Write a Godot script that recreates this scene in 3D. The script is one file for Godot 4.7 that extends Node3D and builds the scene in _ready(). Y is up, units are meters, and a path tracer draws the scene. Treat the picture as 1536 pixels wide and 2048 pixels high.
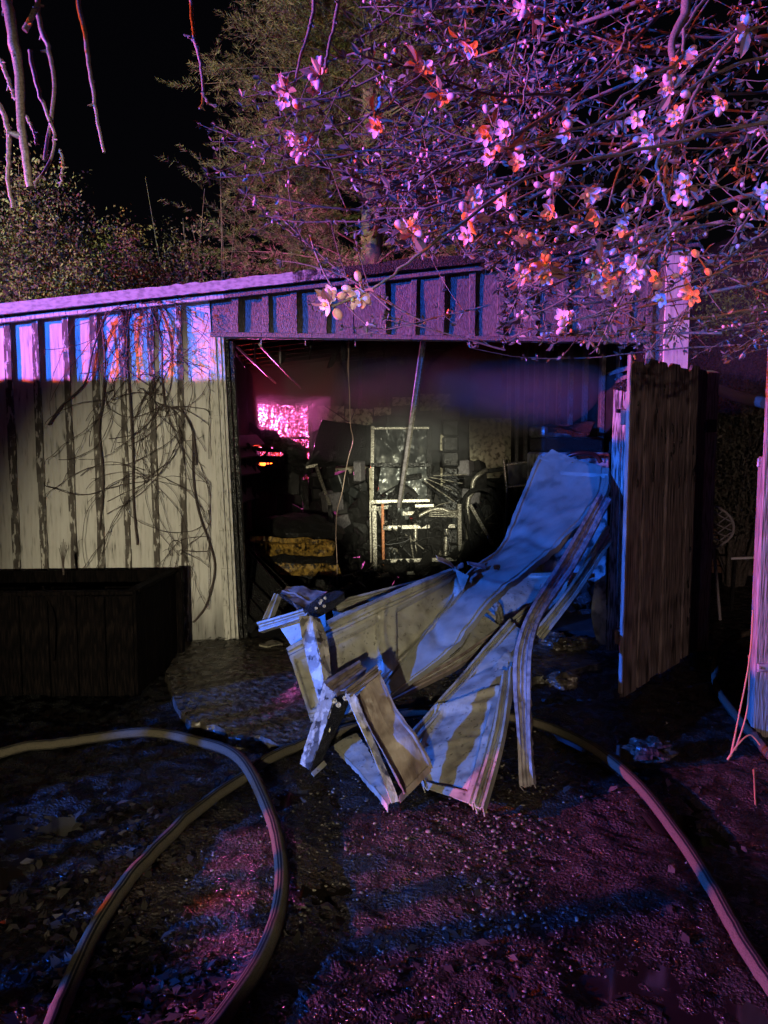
extends Node3D
# A burnt garage at night, lit by emergency lamps from the left, a warm floodlight and a hand lamp.

const F := 1518.0            # focal length in pixels of the 1536 x 2048 photograph
const EYE := 1.5
const PITCH := 5.2
var M := {}
var rng := RandomNumberGenerator.new()
var nz := FastNoiseLite.new()
var nz2 := FastNoiseLite.new()
var used := {}
var GX := Transform3D()      # garage frame: x along the front, y up, z out of the front
var CB := Basis()

class MB:
	var v := PackedVector3Array()
	var n := PackedVector3Array()
	var c := PackedColorArray()
	var uv := PackedVector2Array()
	var col := Color(1, 1, 1)
	func tri(a: Vector3, b: Vector3, d: Vector3, na: Vector3, nb: Vector3, nd: Vector3, ua := Vector2(), ub := Vector2(), ud := Vector2()) -> void:
		if (b - a).cross(d - a).dot(na + nb + nd) > 0.0:
			v.append(a); v.append(d); v.append(b)
			n.append(na); n.append(nd); n.append(nb)
			uv.append(ua); uv.append(ud); uv.append(ub)
		else:
			v.append(a); v.append(b); v.append(d)
			n.append(na); n.append(nb); n.append(nd)
			uv.append(ua); uv.append(ub); uv.append(ud)
		c.append(col); c.append(col); c.append(col)
	func quad(a: Vector3, b: Vector3, d: Vector3, e: Vector3, out: Vector3) -> void:
		var k := (d - a).cross(e - b)
		if k.length() < 1e-12:
			return
		k = k.normalized()
		if k.dot(out) < 0.0:
			k = -k
		tri(a, b, d, k, k, k)
		tri(a, d, e, k, k, k)
	func box(cen: Vector3, size: Vector3, b := Basis(), ch := 0.0) -> void:
		var h := size * 0.5
		ch = minf(ch, minf(h.x, minf(h.y, h.z)) * 0.6)
		for ax in 3:
			var bx := (ax + 1) % 3
			var by := (ax + 2) % 3
			for s in [-1.0, 1.0]:
				var q := []
				for k in [[-1, -1], [1, -1], [1, 1], [-1, 1]]:
					var p := Vector3()
					p[ax] = s * h[ax]
					p[bx] = k[0] * (h[bx] - ch)
					p[by] = k[1] * (h[by] - ch)
					q.append(cen + b * p)
				var o := Vector3(); o[ax] = s
				quad(q[0], q[1], q[2], q[3], b * o)
			if ch > 0.0:
				for s1 in [-1.0, 1.0]:
					for s2 in [-1.0, 1.0]:
						var q := []
						for k in [[0, -1], [0, 1], [1, 1], [1, -1]]:
							var p := Vector3()
							p[ax] = k[1] * (h[ax] - ch)
							p[bx] = s1 * (h[bx] - (ch if k[0] == 0 else 0.0))
							p[by] = s2 * (h[by] - (0.0 if k[0] == 0 else ch))
							q.append(cen + b * p)
						var o := Vector3(); o[bx] = s1; o[by] = s2
						quad(q[0], q[1], q[2], q[3], b * o)
		if ch > 0.0:
			for sx in [-1.0, 1.0]:
				for sy in [-1.0, 1.0]:
					for sz in [-1.0, 1.0]:
						var s := Vector3(sx, sy, sz)
						var g := h - Vector3(ch, ch, ch)
						var o := (b * s).normalized()
						tri(cen + b * (s * Vector3(h.x, g.y, g.z)), cen + b * (s * Vector3(g.x, h.y, g.z)), cen + b * (s * Vector3(g.x, g.y, h.z)), o, o, o)
	func bar(a: Vector3, e: Vector3, w: float, t: float, face := Vector3(0, 0, 1), ch := 0.003) -> void:
		var y := (e - a).normalized()
		var x := y.cross(face)
		if x.length() < 1e-4:
			x = y.cross(Vector3(0.3, 0.1, 1))
		x = x.normalized()
		var z := x.cross(y)
		box((a + e) * 0.5, Vector3(w, a.distance_to(e), t), Basis(x, y, z), ch)
	func tube(p: Array, r: Array, sides := 6, capped := true) -> void:
		var cnt := p.size()
		var prev := []
		var t0: Vector3 = (p[1] - p[0]).normalized()
		var up := t0.cross(Vector3(0, 1, 0.01) if absf(t0.y) < 0.9 else Vector3(1, 0, 0)).normalized()
		var run := 0.0
		for i in cnt:
			var t: Vector3 = (p[mini(i + 1, cnt - 1)] - p[maxi(i - 1, 0)])
			t = t.normalized() if t.length() > 1e-9 else t0
			up = (up - t * up.dot(t)).normalized()
			var si := t.cross(up)
			var ring := []
			var rr: float = r[i] if i < r.size() else r[r.size() - 1]
			if i > 0:
				run += p[i].distance_to(p[i - 1])
			for k in sides + 1:
				var a := TAU * k / sides
				var d := up * cos(a) + si * sin(a)
				ring.append([p[i] + d * rr, d, Vector2(float(k) / sides, run)])
			if i > 0:
				for k in sides:
					var A: Array = prev[k]
					var B: Array = prev[k + 1]
					var C: Array = ring[k + 1]
					var D: Array = ring[k]
					tri(A[0], B[0], C[0], A[1], B[1], C[1], A[2], B[2], C[2])
					tri(A[0], C[0], D[0], A[1], C[1], D[1], A[2], C[2], D[2])
			if capped and (i == 0 or i == cnt - 1):
				var o := -t if i == 0 else t
				for k in sides:
					tri(p[i], ring[k][0], ring[k + 1][0], o, o, o)
			prev = ring
	func shift(p: Vector3) -> MB:
		for i in v.size():
			v[i] += p
		return self
	func mesh(inv := Transform3D()) -> ArrayMesh:
		var a := []
		a.resize(Mesh.ARRAY_MAX)
		if inv != Transform3D():
			v = inv * v
			var turn := Transform3D(inv.basis.orthonormalized(), Vector3.ZERO)
			n = turn * n
		a[Mesh.ARRAY_VERTEX] = v
		a[Mesh.ARRAY_NORMAL] = n
		a[Mesh.ARRAY_COLOR] = c
		a[Mesh.ARRAY_TEX_UV] = uv
		var m := ArrayMesh.new()
		if v.size():
			m.add_surface_from_arrays(Mesh.PRIMITIVE_TRIANGLES, a)
		return m

# ------------------------------------------------------------------ helpers
func ray(px: float, py: float) -> Vector3:
	return CB * Vector3((px - 768.0) / F, -(py - 1024.0) / F, -1.0)

func at(px: float, py: float, d: float) -> Vector3:
	return Vector3(0, EYE, 0) + ray(px, py) * d

func ground(px: float, py: float, h := 0.0) -> Vector3:
	var r := ray(px, py)
	return Vector3(0, EYE, 0) + r * ((h - EYE) / r.y)

func gl(px: float, py: float, nn: float) -> Vector3:      # garage-local point on the plane z = nn
	var inv := GX.affine_inverse()
	var o := inv * Vector3(0, EYE, 0)
	var r := inv.basis * ray(px, py)
	return o + r * ((nn - o.z) / r.z)

func gw(px: float, py: float, nn: float) -> Vector3:
	return GX * gl(px, py, nn)

func P(a: Array) -> Array:
	var o := []
	for k in a:
		o.append(at(k[0], k[1], k[2]))
	return o

func C3(r: float, g: float, b: float) -> Color:            # real-world (linear) base colour
	return Color(r, g, b).linear_to_srgb()

func numbered(parent: Node, called: String) -> String:
	var key := "%d/%s" % [parent.get_instance_id(), called]
	var k: int = used.get(key, 0)
	used[key] = k + 1
	return called if k == 0 else "%s_%03d" % [called, k]

func tag(o: Node, label: String, cat := "", group := "", kind := "") -> void:
	if label: o.set_meta("label", label)
	if cat: o.set_meta("category", cat)
	if group: o.set_meta("group", group)
	if kind: o.set_meta("kind", kind)

func thing(called: String, label: String, cat: String, group := "", pos := Vector3.ZERO) -> Node3D:
	var o := Node3D.new()
	o.name = numbered(self, called)
	add_child(o)
	o.position = pos
	tag(o, label, cat, group)
	return o

func xf(o: Node) -> Transform3D:
	var t := Transform3D()
	while o is Node3D and o != self:
		t = (o as Node3D).transform * t
		o = o.get_parent()
	return t

func put(m: MB, called: String, mt: Material, parent: Node = self, kind := "", label := "") -> MeshInstance3D:
	var o := MeshInstance3D.new()
	o.mesh = m.mesh(Transform3D() if parent == self else xf(parent).affine_inverse())
	o.material_override = null
	if o.mesh.get_surface_count():
		o.mesh.surface_set_material(0, mt)
	o.name = numbered(parent, called)
	parent.add_child(o)
	if kind: o.set_meta("kind", kind)
	if label: o.set_meta("label", label)
	return o

func inst(mesh: Mesh, called: String, t: Transform3D, parent: Node) -> MeshInstance3D:   # t in world
	var o := MeshInstance3D.new()
	o.mesh = mesh
	o.name = numbered(parent, called)
	parent.add_child(o)
	o.transform = (xf(parent).affine_inverse() if parent != self else Transform3D()) * t
	return o

func multi(mesh: Mesh, ts: Array, cols: Array, called: String, parent: Node, kind := "stuff") -> MultiMeshInstance3D:
	var mm := MultiMesh.new()
	mm.transform_format = MultiMesh.TRANSFORM_3D
	mm.use_colors = cols.size() > 0
	mm.mesh = mesh
	mm.instance_count = ts.size()
	var inv := xf(parent).affine_inverse() if parent != self else Transform3D()
	for i in ts.size():
		mm.set_instance_transform(i, inv * ts[i])
		if cols.size():
			mm.set_instance_color(i, cols[i])
	var o := MultiMeshInstance3D.new()
	o.multimesh = mm
	o.name = numbered(parent, called)
	parent.add_child(o)
	if kind: o.set_meta("kind", kind)
	return o

func cr(p: Array, cnt: int) -> Array:                       # Catmull-Rom through p
	var o := []
	var last := p.size() - 1
	for i in cnt + 1:
		var t := float(i) / cnt * last
		var k := mini(int(t), last - 1)
		var f := t - k
		var a: Vector3 = p[maxi(k - 1, 0)]
		var b: Vector3 = p[k]
		var c: Vector3 = p[k + 1]
		var d: Vector3 = p[mini(k + 2, last)]
		o.append(b.cubic_interpolate(c, a, d, f))
	return o

func sheet(l: Array, r: Array, prof: Array, o := {}) -> MB:   # a bent, folded sheet between two edges
	var m := MB.new()
	var nu: int = o.get("nu", 36)
	var th: float = o.get("t", 0.004)
	var dent: float = o.get("dent", 0.006)
	var boxes: Array = o.get("boxes", [])                    # embossed fields [u0, u1, v0, v1, depth]
	var A := cr(l, nu)
	var B := cr(r, nu)
	var pr := []
	for i in prof.size() - 1:
		var a: Vector2 = prof[i]
		var b: Vector2 = prof[i + 1]
		var steps := maxi(1, int(absf(b.x - a.x) / 0.035))
		for k in steps:
			pr.append(a.lerp(b, float(k) / steps))
	pr.append(prof[prof.size() - 1])
	var nv := pr.size()
	var g := []
	var nn := []
	for i in nu + 1:
		var tu: Vector3 = (A[mini(i + 1, nu)] + B[mini(i + 1, nu)]) - (A[maxi(i - 1, 0)] + B[maxi(i - 1, 0)])
		var nm := tu.cross(B[i] - A[i]).normalized()
		var toc: Vector3 = Vector3(0, EYE, 0) - A[i]
		if i == 0:
			if nm.dot(toc) < 0.0: nm = -nm
		elif nm.dot(nn[i - 1]) < 0.0:
			nm = -nm
		nn.append(nm)
		var row := []
		for j in nv:
			var q: Vector2 = pr[j]
			var p: Vector3 = A[i].lerp(B[i], q.x)
			var h := q.y
			for e in o.get("creases", []):
				var cu := float(i) / nu - float(e[0]) - .03 * sin(q.x * 4.0 + e[0] * 30.0)
				h += e[1] * maxf(0.0, 1.0 - absf(cu) * 38.0)
			for e in boxes:
				var u := float(i) / nu
				var f := clampf(minf(u - e[0], e[1] - u) * 60.0, 0, 1) * clampf(minf(q.x - e[2], e[3] - q.x) * 28.0, 0, 1)
				h += e[4] * f
			h += nz.get_noise_3dv(p * 3.0) * dent * .35 + dent * 1.5 * (absf(fposmod(p.dot(Vector3(2.3, 1.5, .8)) + nz.get_noise_3dv(p * 1.3) * 1.6, 2.0) - 1.0) - .5) + dent * .9 * (absf(fposmod(p.dot(Vector3(-2.9, 3.4, 1.7)) + nz2.get_noise_3dv(p * 1.1) * 1.5, 2.0) - 1.0) - .5) + nz2.get_noise_3dv(p * 9.0) * dent * 0.12
			row.append(p + nm * h)
		g.append(row)
	if o.get("rag", 0.0) > 0.0:                              # torn ends and edges
		for j in nv:
			var k: float = o.rag
			g[0][j] += (g[1][j] - g[0][j]) * nz2.get_noise_2d(j * 60.0, 3.0) * k
			g[nu][j] += (g[nu][j] - g[nu - 1][j]) * nz2.get_noise_2d(j * 60.0, 77.0) * k
		for i in nu + 1:
			var side: Vector3 = (B[i] - A[i]).normalized()
			g[i][nv - 1] += side * nz2.get_noise_2d(i * 45.0, 9.0) * o.rag * 0.012
			g[i][0] += side * nz2.get_noise_2d(i * 45.0, 19.0) * o.rag * 0.012
	for j in nv - 1:
		var fn := []
		for i in nu:
			var k: Vector3 = (g[i + 1][j + 1] - g[i][j]).cross(g[i][j + 1] - g[i + 1][j])
			k = k.normalized() if k.length() > 1e-12 else nn[i]
			fn.append(k)
		for i in nu:
			if i > 0 and fn[i].dot(fn[i - 1]) < 0.0 and fn[i].dot(nn[i]) * fn[i - 1].dot(nn[i]) < 0.0:
				fn[i] = -fn[i]
		for i in nu:
			var n0: Vector3 = (fn[maxi(i - 1, 0)] + fn[i]).normalized()
			var n1: Vector3 = (fn[i] + fn[mini(i + 1, nu - 1)]).normalized()
			var a: Vector3 = g[i][j]
			var b: Vector3 = g[i][j + 1]
			var c: Vector3 = g[i + 1][j + 1]
			var d: Vector3 = g[i + 1][j]
			for s in [1.0, -1.0]:
				var w0: Vector3 = n0 * s
				var w1: Vector3 = n1 * s
				m.tri(a + w0 * th * 0.5, b + w0 * th * 0.5, c + w1 * th * 0.5, w0, w0, w1)
				m.tri(a + w0 * th * 0.5, c + w1 * th * 0.5, d + w1 * th * 0.5, w0, w1, w1)
			if j == 0 or j == nv - 2:
				var e0: Vector3 = a if j == 0 else b
				var e1: Vector3 = d if j == 0 else c
				m.quad(e0 + n0 * th * 0.5, e0 - n0 * th * 0.5, e1 - n1 * th * 0.5, e1 + n1 * th * 0.5, (a - b) if j == 0 else (b - a))
			if i == 0:
				m.quad(a + n0 * th * 0.5, b + n0 * th * 0.5, b - n0 * th * 0.5, a - n0 * th * 0.5, a - d)
			if i == nu - 1:
				m.quad(d + n1 * th * 0.5, c + n1 * th * 0.5, c - n1 * th * 0.5, d - n1 * th * 0.5, d - a)
	return m

# ------------------------------------------------------------------ materials
func ntex(seed_: int, type: int, freq: float, oct: int, cols: Array, offs: Array, size := 512) -> NoiseTexture2D:
	var f := FastNoiseLite.new()
	f.seed = seed_
	f.noise_type = type
	f.frequency = freq
	f.fractal_octaves = oct
	if type == FastNoiseLite.TYPE_CELLULAR:
		f.cellular_return_type = FastNoiseLite.RETURN_DISTANCE2_SUB
		f.fractal_type = FastNoiseLite.FRACTAL_NONE if oct == 1 else FastNoiseLite.FRACTAL_FBM
	var t := NoiseTexture2D.new()
	t.width = size
	t.height = size
	t.seamless = true
	t.seamless_blend_skirt = 0.12
	t.noise = f
	if cols.size():
		var g := Gradient.new()
		g.offsets = PackedFloat32Array(offs)
		g.colors = PackedColorArray(cols)
		t.color_ramp = g
	return t

func ridged(seed_: int, freq: float) -> NoiseTexture2D:
	var t := ntex(seed_, FastNoiseLite.TYPE_SIMPLEX_SMOOTH, freq, 3, [], [])
	(t.noise as FastNoiseLite).fractal_type = FastNoiseLite.FRACTAL_RIDGED
	return t

func mat(called: String, tex: Texture2D, rough: float, scale := Vector3.ONE, o := {}) -> StandardMaterial3D:
	var m := StandardMaterial3D.new()
	m.resource_name = called
	m.albedo_color = o.get("tint", Color.WHITE)
	m.albedo_texture = tex
	m.roughness = rough
	m.metallic_specular = o.get("spec", 0.5)
	m.metallic = o.get("metal", 0.0)
	if tex and not o.get("uv", false):
		m.uv1_triplanar = true
		m.uv1_world_triplanar = true
		m.uv1_scale = scale
	if o.has("bump"):
		m.heightmap_enabled = true
		m.heightmap_texture = o.bump
		m.heightmap_scale = o.get("bs", 1.0)
	if o.has("rtex"):
		m.roughness_texture = o.rtex
		m.roughness_texture_channel = BaseMaterial3D.TEXTURE_CHANNEL_RED
	if o.has("back"):
		m.backlight_enabled = true
		m.backlight = o.back
	if o.get("vc", false):
		m.vertex_color_use_as_albedo = true
	if o.has("emit"):
		m.emission_enabled = true
		m.emission = o.emit
		m.emission_energy_multiplier = o.get("ee", 1.0)
	if o.has("mask"):                                        # a second look laid over the first where the mask is bright
		m.detail_enabled = true
		m.detail_albedo = o.over
		m.detail_mask = o.mask
		m.detail_blend_mode = BaseMaterial3D.BLEND_MODE_MIX
		m.detail_uv_layer = BaseMaterial3D.DETAIL_UV_1
	return m

func materials() -> void:
	var S := FastNoiseLite.TYPE_SIMPLEX_SMOOTH
	var CE := FastNoiseLite.TYPE_CELLULAR
	var grain := ntex(11, S, 0.012, 5, [], [])
	var fine := ntex(12, S, 0.05, 4, [], [])
	var crack := ntex(13, CE, 0.03, 1, [Color.BLACK, Color.WHITE, Color.WHITE], [0.0, 0.22, 1.0])
	M.paint = mat("weathered white paint", ntex(1, S, 0.018, 5, [C3(.05, .045, .04), C3(.42, .40, .36), C3(.66, .63, .58), C3(.74, .72, .67)], [0.08, 0.15, 0.34, 0.7]), 0.6, Vector3(3, 0.35, 3), {"vc": true, "bump": grain, "bs": 0.25})
	M.trim = mat("dirty white trim paint", ntex(2, S, 0.02, 5, [C3(.04, .035, .03), C3(.3, .28, .24), C3(.6, .58, .52), C3(.68, .66, .6)], [0.12, 0.22, 0.36, 0.7]), 0.55, Vector3(6, 0.8, 6), {"bump": grain, "bs": 0.3})
	M.batten = mat("bare batten with paint flakes", ntex(3, S, 0.016, 4, [C3(.05, .04, .035), C3(.09, .075, .065), C3(.14, .12, .1), C3(.62, .6, .55), C3(.7, .67, .6)], [0.0, 0.3, 0.64, 0.66, 0.8]), 0.7, Vector3(3.5, 0.8, 3.5), {"bump": fine, "bs": 0.3})
	M.charboard = mat("alligatored charred board", ntex(4, S, 0.03, 5, [C3(.05, .045, .045), C3(.12, .11, .115), C3(.22, .2, .21)], [0.2, 0.5, 0.85]), 0.5, Vector3(6, 1.3, 6), {"bump": fine, "bs": 0.5})
	M.char = mat("black charred wood", ntex(5, S, 0.03, 5, [C3(.008, .008, .008), C3(.02, .019, .018), C3(.06, .057, .05)], [0.2, 0.55, 0.9]), 0.42, Vector3(4, 4, 4), {"bump": crack, "bs": 1.5})
	M.soot = mat("soot covered wall", ntex(6, S, 0.01, 5, [C3(.006, .006, .006), C3(.018, .017, .016), C3(.04, .037, .033)], [0.2, 0.6, 0.9]), 0.8, Vector3(1, 1, 1))
	M.fascia = mat("metal drip edge", ntex(7, S, 0.02, 4, [C3(.3, .29, .29), C3(.5, .49, .48), C3(.6, .58, .56)], [0.2, 0.5, 0.8]), 0.45, Vector3(1.5, 3, 3))
	M.scorched = mat("scorched drip edge", ntex(42, S, 0.012, 5, [C3(.03, .03, .03), C3(.12, .11, .11), C3(.4, .38, .38)], [0.3, 0.5, 0.75]), 0.5, Vector3(2, 3, 3), {"bump": fine, "bs": 1.0})
	M.crust = mat("burnt roof crust", ntex(8, S, 0.05, 5, [C3(.01, .01, .01), C3(.05, .045, .045), C3(.16, .14, .15)], [0.3, 0.6, 0.9]), 0.6, Vector3(3, 3, 3), {"bump": fine, "bs": 2.5})
	M.door = mat("sooty cream door steel", ntex(9, S, 0.012, 6, [C3(.1, .09, .075), C3(.25, .235, .195), C3(.34, .325, .27), C3(.39, .375, .32)], [0.12, 0.34, 0.55, 0.8]), 0.42, Vector3(1.0, 1.0, 1.0), {"spec": 0.5, "mask": ntex(31, S, 0.045, 3, [Color.BLACK, Color.BLACK, Color.WHITE], [0.0, 0.76, 0.8]), "over": ntex(32, S, 0.05, 3, [C3(.02, .018, .015), C3(.05, .04, .035)], [0.2, 0.8]), "bump": fine, "bs": 0.15})
	M.doorpink = mat("scorched brownish door steel", ntex(10, S, 0.01, 6, [C3(.06, .04, .035), C3(.16, .12, .105), C3(.25, .2, .175), C3(.32, .27, .24)], [0.2, 0.4, 0.55, 0.8]), 0.42, Vector3(1.6, 0.9, 1.6), {"bump": fine, "bs": 0.2})
	M.doordark = mat("dimmed door steel", ntex(43, S, 0.01, 6, [C3(.07, .067, .06), C3(.19, .185, .16), C3(.25, .245, .215), C3(.29, .285, .25)], [0.15, 0.3, 0.5, 0.8]), 0.4, Vector3(.8, .8, .8), {"bump": fine, "bs": 0.15})  # same door paint, darkened in colour to dim the beacon light on it
	M.burnt = mat("blistered burnt paint", ntex(14, S, 0.012, 6, [C3(.015, .013, .013), C3(.05, .04, .035), C3(.55, .5, .44), C3(.7, .66, .6)], [0.0, 0.42, 0.46, 0.8]), 0.5, Vector3(1.5, 1.1, 1.5), {"bump": fine, "bs": 0.4})
	M.track = mat("scuffed galvanised steel", ntex(15, S, 0.02, 5, [C3(.16, .14, .15), C3(.4, .36, .38), C3(.52, .48, .5)], [0.2, 0.5, 0.8]), 0.38, Vector3(2, 2, 2), {"metal": 0.25})
	M.steel = mat("fire stained steel", ntex(16, S, 0.03, 5, [C3(.04, .035, .03), C3(.22, .2, .16), C3(.5, .48, .4)], [0.25, 0.5, 0.8]), 0.4, Vector3(3, 3, 3), {"metal": 0.4})
	M.foil = mat("crumpled foil facing", ntex(17, S, 0.02, 5, [C3(.06, .065, .065), C3(.14, .145, .14), C3(.36, .36, .33)], [0.3, 0.6, 0.9]), 0.34, Vector3(.6, .6, .6), {"metal": 0.35, "bump": ridged(18, .007), "bs": 4.0})
	M.darkfoil = mat("dark foil facing", ntex(40, S, 0.009, 5, [C3(.02, .022, .022), C3(.05, .052, .05), C3(.3, .3, .27)], [0.3, 0.66, 0.92]), 0.36, Vector3(.7, .5, .7), {"metal": 0.35, "bump": ridged(41, .006), "bs": 4.0})  # darker colours than the other foil
	M.orange = mat("scorched orange plastic", ntex(19, S, 0.03, 4, [C3(.2, .05, .01), C3(.6, .2, .04)], [0.2, 0.7]), 0.5, Vector3(4, 2, 4))
	M.yellow = mat("melted yellow plastic", ntex(20, S, 0.016, 6, [C3(.01, .009, .006), C3(.1, .05, .012), C3(.46, .28, .06), C3(.6, .38, .08)], [0.32, 0.4, 0.5, 0.75]), 0.45, Vector3(2.6, 1.6, 2.6), {"bump": fine, "bs": 0.5})
	M.plaster = mat("stained plasterboard", ntex(21, S, 0.014, 6, [C3(.05, .04, .025), C3(.15, .13, .09), C3(.3, .28, .2), C3(.34, .31, .23)], [0.25, 0.36, 0.45, 0.75]), 0.85, Vector3(1.6, 1.6, 1.6))
	M.appliance = mat("sooted white enamel", ntex(22, S, 0.01, 5, [C3(.04, .04, .04), C3(.34, .34, .33), C3(.55, .55, .54)], [0.25, 0.45, 0.7]), 0.35, Vector3(1.3, 1.3, 1.3))
	M.jamb = mat("streaked peeling board", ntex(23, S, 0.014, 5, [C3(.05, .04, .03), C3(.16, .14, .12), C3(.42, .4, .37), C3(.6, .57, .52)], [0.25, 0.4, 0.5, 0.75]), 0.6, Vector3(9, 0.7, 9), {"bump": grain, "bs": 0.4})
	M.gate = mat("weathered brown plank", ntex(24, S, 0.014, 5, [C3(.012, .009, .007), C3(.11, .085, .078), C3(.2, .165, .15)], [0.28, 0.45, 0.75]), 0.75, Vector3(6, 0.45, 6), {"bump": grain, "bs": 0.8})
	M.post = mat("silvery weathered plank", ntex(25, S, 0.014, 5, [C3(.1, .08, .07), C3(.26, .23, .21), C3(.36, .33, .31)], [0.2, 0.45, 0.8]), 0.7, Vector3(9, 0.7, 9), {"bump": grain, "bs": 0.7})
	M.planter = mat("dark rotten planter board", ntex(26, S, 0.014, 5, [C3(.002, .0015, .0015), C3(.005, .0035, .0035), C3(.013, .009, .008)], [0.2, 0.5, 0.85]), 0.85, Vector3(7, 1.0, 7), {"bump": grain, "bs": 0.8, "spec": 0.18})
	M.soil = mat("dark soil", ntex(27, S, 0.05, 5, [C3(.008, .007, .006), C3(.03, .025, .02)], [0.2, 0.8]), 0.9, Vector3(2, 2, 2))
	M.mud = mat("wet trampled mud", ntex(28, S, 0.03, 6, [C3(.25, .22, .2), C3(.62, .58, .56), C3(1, .97, .96)], [0.25, 0.5, 0.8], 1024), 1.0, Vector3(1.3, 1.3, 1.3), {"vc": true, "bump": ntex(29, S, 0.045, 6, [], [], 1024), "bs": 1.3, "rtex": ntex(30, S, 0.010, 4, [Color(.12, .12, .12), Color(.38, .38, .38), Color(.75, .75, .75)], [0.35, 0.52, 0.68])})
	M.water = mat("muddy water", null, 0.06, Vector3.ONE, {"tint": C3(.012, .009, .008)})
	M.slab = mat("wet dirty concrete", ntex(33, S, 0.02, 6, [C3(.02, .016, .012), C3(.07, .058, .045), C3(.16, .14, .11)], [0.25, 0.5, 0.85]), 0.5, Vector3(1.1, 1.1, 1.1), {"bump": ntex(34, S, 0.03, 6, [], []), "bs": 2.0, "rtex": ntex(35, S, 0.01, 4, [Color(.3, .3, .3), Color(.9, .9, .9)], [0.35, 0.6])})
	M.stone = mat("wet pebble", null, 0.42, Vector3.ONE, {"vc": true})
	M.litter = mat("wet fallen bark and leaves", null, 0.4, Vector3.ONE, {"vc": true})
	M.bark = mat("fruit tree bark", ntex(36, S, 0.04, 4, [C3(.07, .05, .045), C3(.19, .145, .135), C3(.3, .235, .22)], [0.2, 0.5, 0.85]), 0.5, Vector3(12, 12, 12))
	M.leaf = mat("young downy leaf", null, 0.45, Vector3.ONE, {"vc": true, "back": Color(.35, .35, .3)})
	M.rleaf = mat("bronze young leaf", null, 0.4, Vector3.ONE, {"tint": C3(.28, .17, .13), "back": Color(.4, .3, .25)})
	M.petal = mat("pale pink petal", null, 0.5, Vector3.ONE, {"tint": C3(.8, .52, .62), "back": Color(.5, .45, .45)})
	M.bud = mat("pink flower bud", null, 0.45, Vector3.ONE, {"tint": C3(.75, .42, .5)})
	M.stamen = mat("yellow stamen", null, 0.6, Vector3.ONE, {"tint": C3(.6, .45, .12)})
	M.vine = mat("dead vine stem", ntex(37, S, 0.05, 3, [C3(.045, .03, .026), C3(.13, .095, .085)], [0.25, 0.75]), 0.65, Vector3(14, 14, 14))
	M.hose = mat("woven canvas fire hose", hose_texture(), 0.85, Vector3.ONE, {"uv": true, "spec": 0.2})
	M.needle = mat("conifer needles", null, 0.7, Vector3.ONE, {"vc": true, "back": Color(.15, .15, .12)})
	M.tbark = mat("grey tree bark", ntex(38, S, 0.03, 4, [C3(.05, .045, .035), C3(.16, .14, .11)], [0.2, 0.8]), 0.8, Vector3(5, 2, 5))
	M.brick = mat("brown brick", ntex(39, S, 0.04, 4, [C3(.07, .035, .02), C3(.16, .08, .05)], [0.2, 0.8]), 0.8, Vector3(4, 4, 4))
	M.black = mat("black metal", null, 0.35, Vector3.ONE, {"tint": C3(.015, .015, .017), "metal": 0.3})
	M.chrome = mat("bright latch metal", null, 0.22, Vector3.ONE, {"tint": C3(.6, .6, .62), "metal": 0.9})
	M.wire = mat("bare copper wire", null, 0.4, Vector3.ONE, {"tint": C3(.45, .33, .26), "metal": 0.3})
	M.white = mat("white plastic", null, 0.4, Vector3.ONE, {"tint": C3(.7, .7, .7)})
	M.wicker = mat("grey wicker", null, 0.6, Vector3.ONE, {"tint": C3(.28, .26, .25)})
	M.dry = mat("dry orange plant stem", null, 0.6, Vector3.ONE, {"tint": C3(.36, .2, .1)})
	M.redlens = mat("glowing red lens", null, 0.2, Vector3.ONE, {"tint": C3(.5, .02, .01), "emit": Color(1, .12, .06), "ee": 4.0})
	M.bluelens = mat("glowing blue lens", null, 0.2, Vector3.ONE, {"tint": C3(.02, .05, .5), "emit": Color(.1, .25, 1), "ee": 4.0})
	M.pinklens = mat("glowing pink lens", null, 0.2, Vector3.ONE, {"tint": C3(.5, .1, .3), "emit": Color(1, .7, .95), "ee": 12.0})
	M.warmlens = mat("glowing warm lamp glass", null, 0.2, Vector3.ONE, {"tint": C3(.6, .5, .3), "emit": Color(1, .85, .5), "ee": 4.0})
	M.ember = mat("glowing orange beacon lens", null, 0.2, Vector3.ONE, {"tint": C3(.6, .1, .02), "emit": Color(1, .35, .08), "ee": 14.0})

func hose_texture() -> ImageTexture:
	var im := Image.create(128, 256, false, Image.FORMAT_RGB8)
	var r := RandomNumberGenerator.new()
	r.seed = 5
	for y in 256:
		for x in 128:
			var u := float(x) / 128.0
			var k := 0.62 + 0.2 * nz.get_noise_2d(x * 0.6, y * 0.9) + 0.1 * nz2.get_noise_2d(x * 3.0, y * 3.0) + (0.05 if (x + y) % 2 == 0 else 0.0)
			var c := Color(.15, .128, .092) * (k + .7 * minf(0.0, nz.get_noise_2d(x * .9 + 50.0, y * 1.7)))
			for s in [0.09, 0.15, 0.42, 0.48, 0.76, 0.82]:
				if absf(u - s) < 0.018:
					c = Color(.012, .012, .012)
			im.set_pixel(x, y, c.linear_to_srgb())
	return ImageTexture.create_from_image(im)

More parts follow.
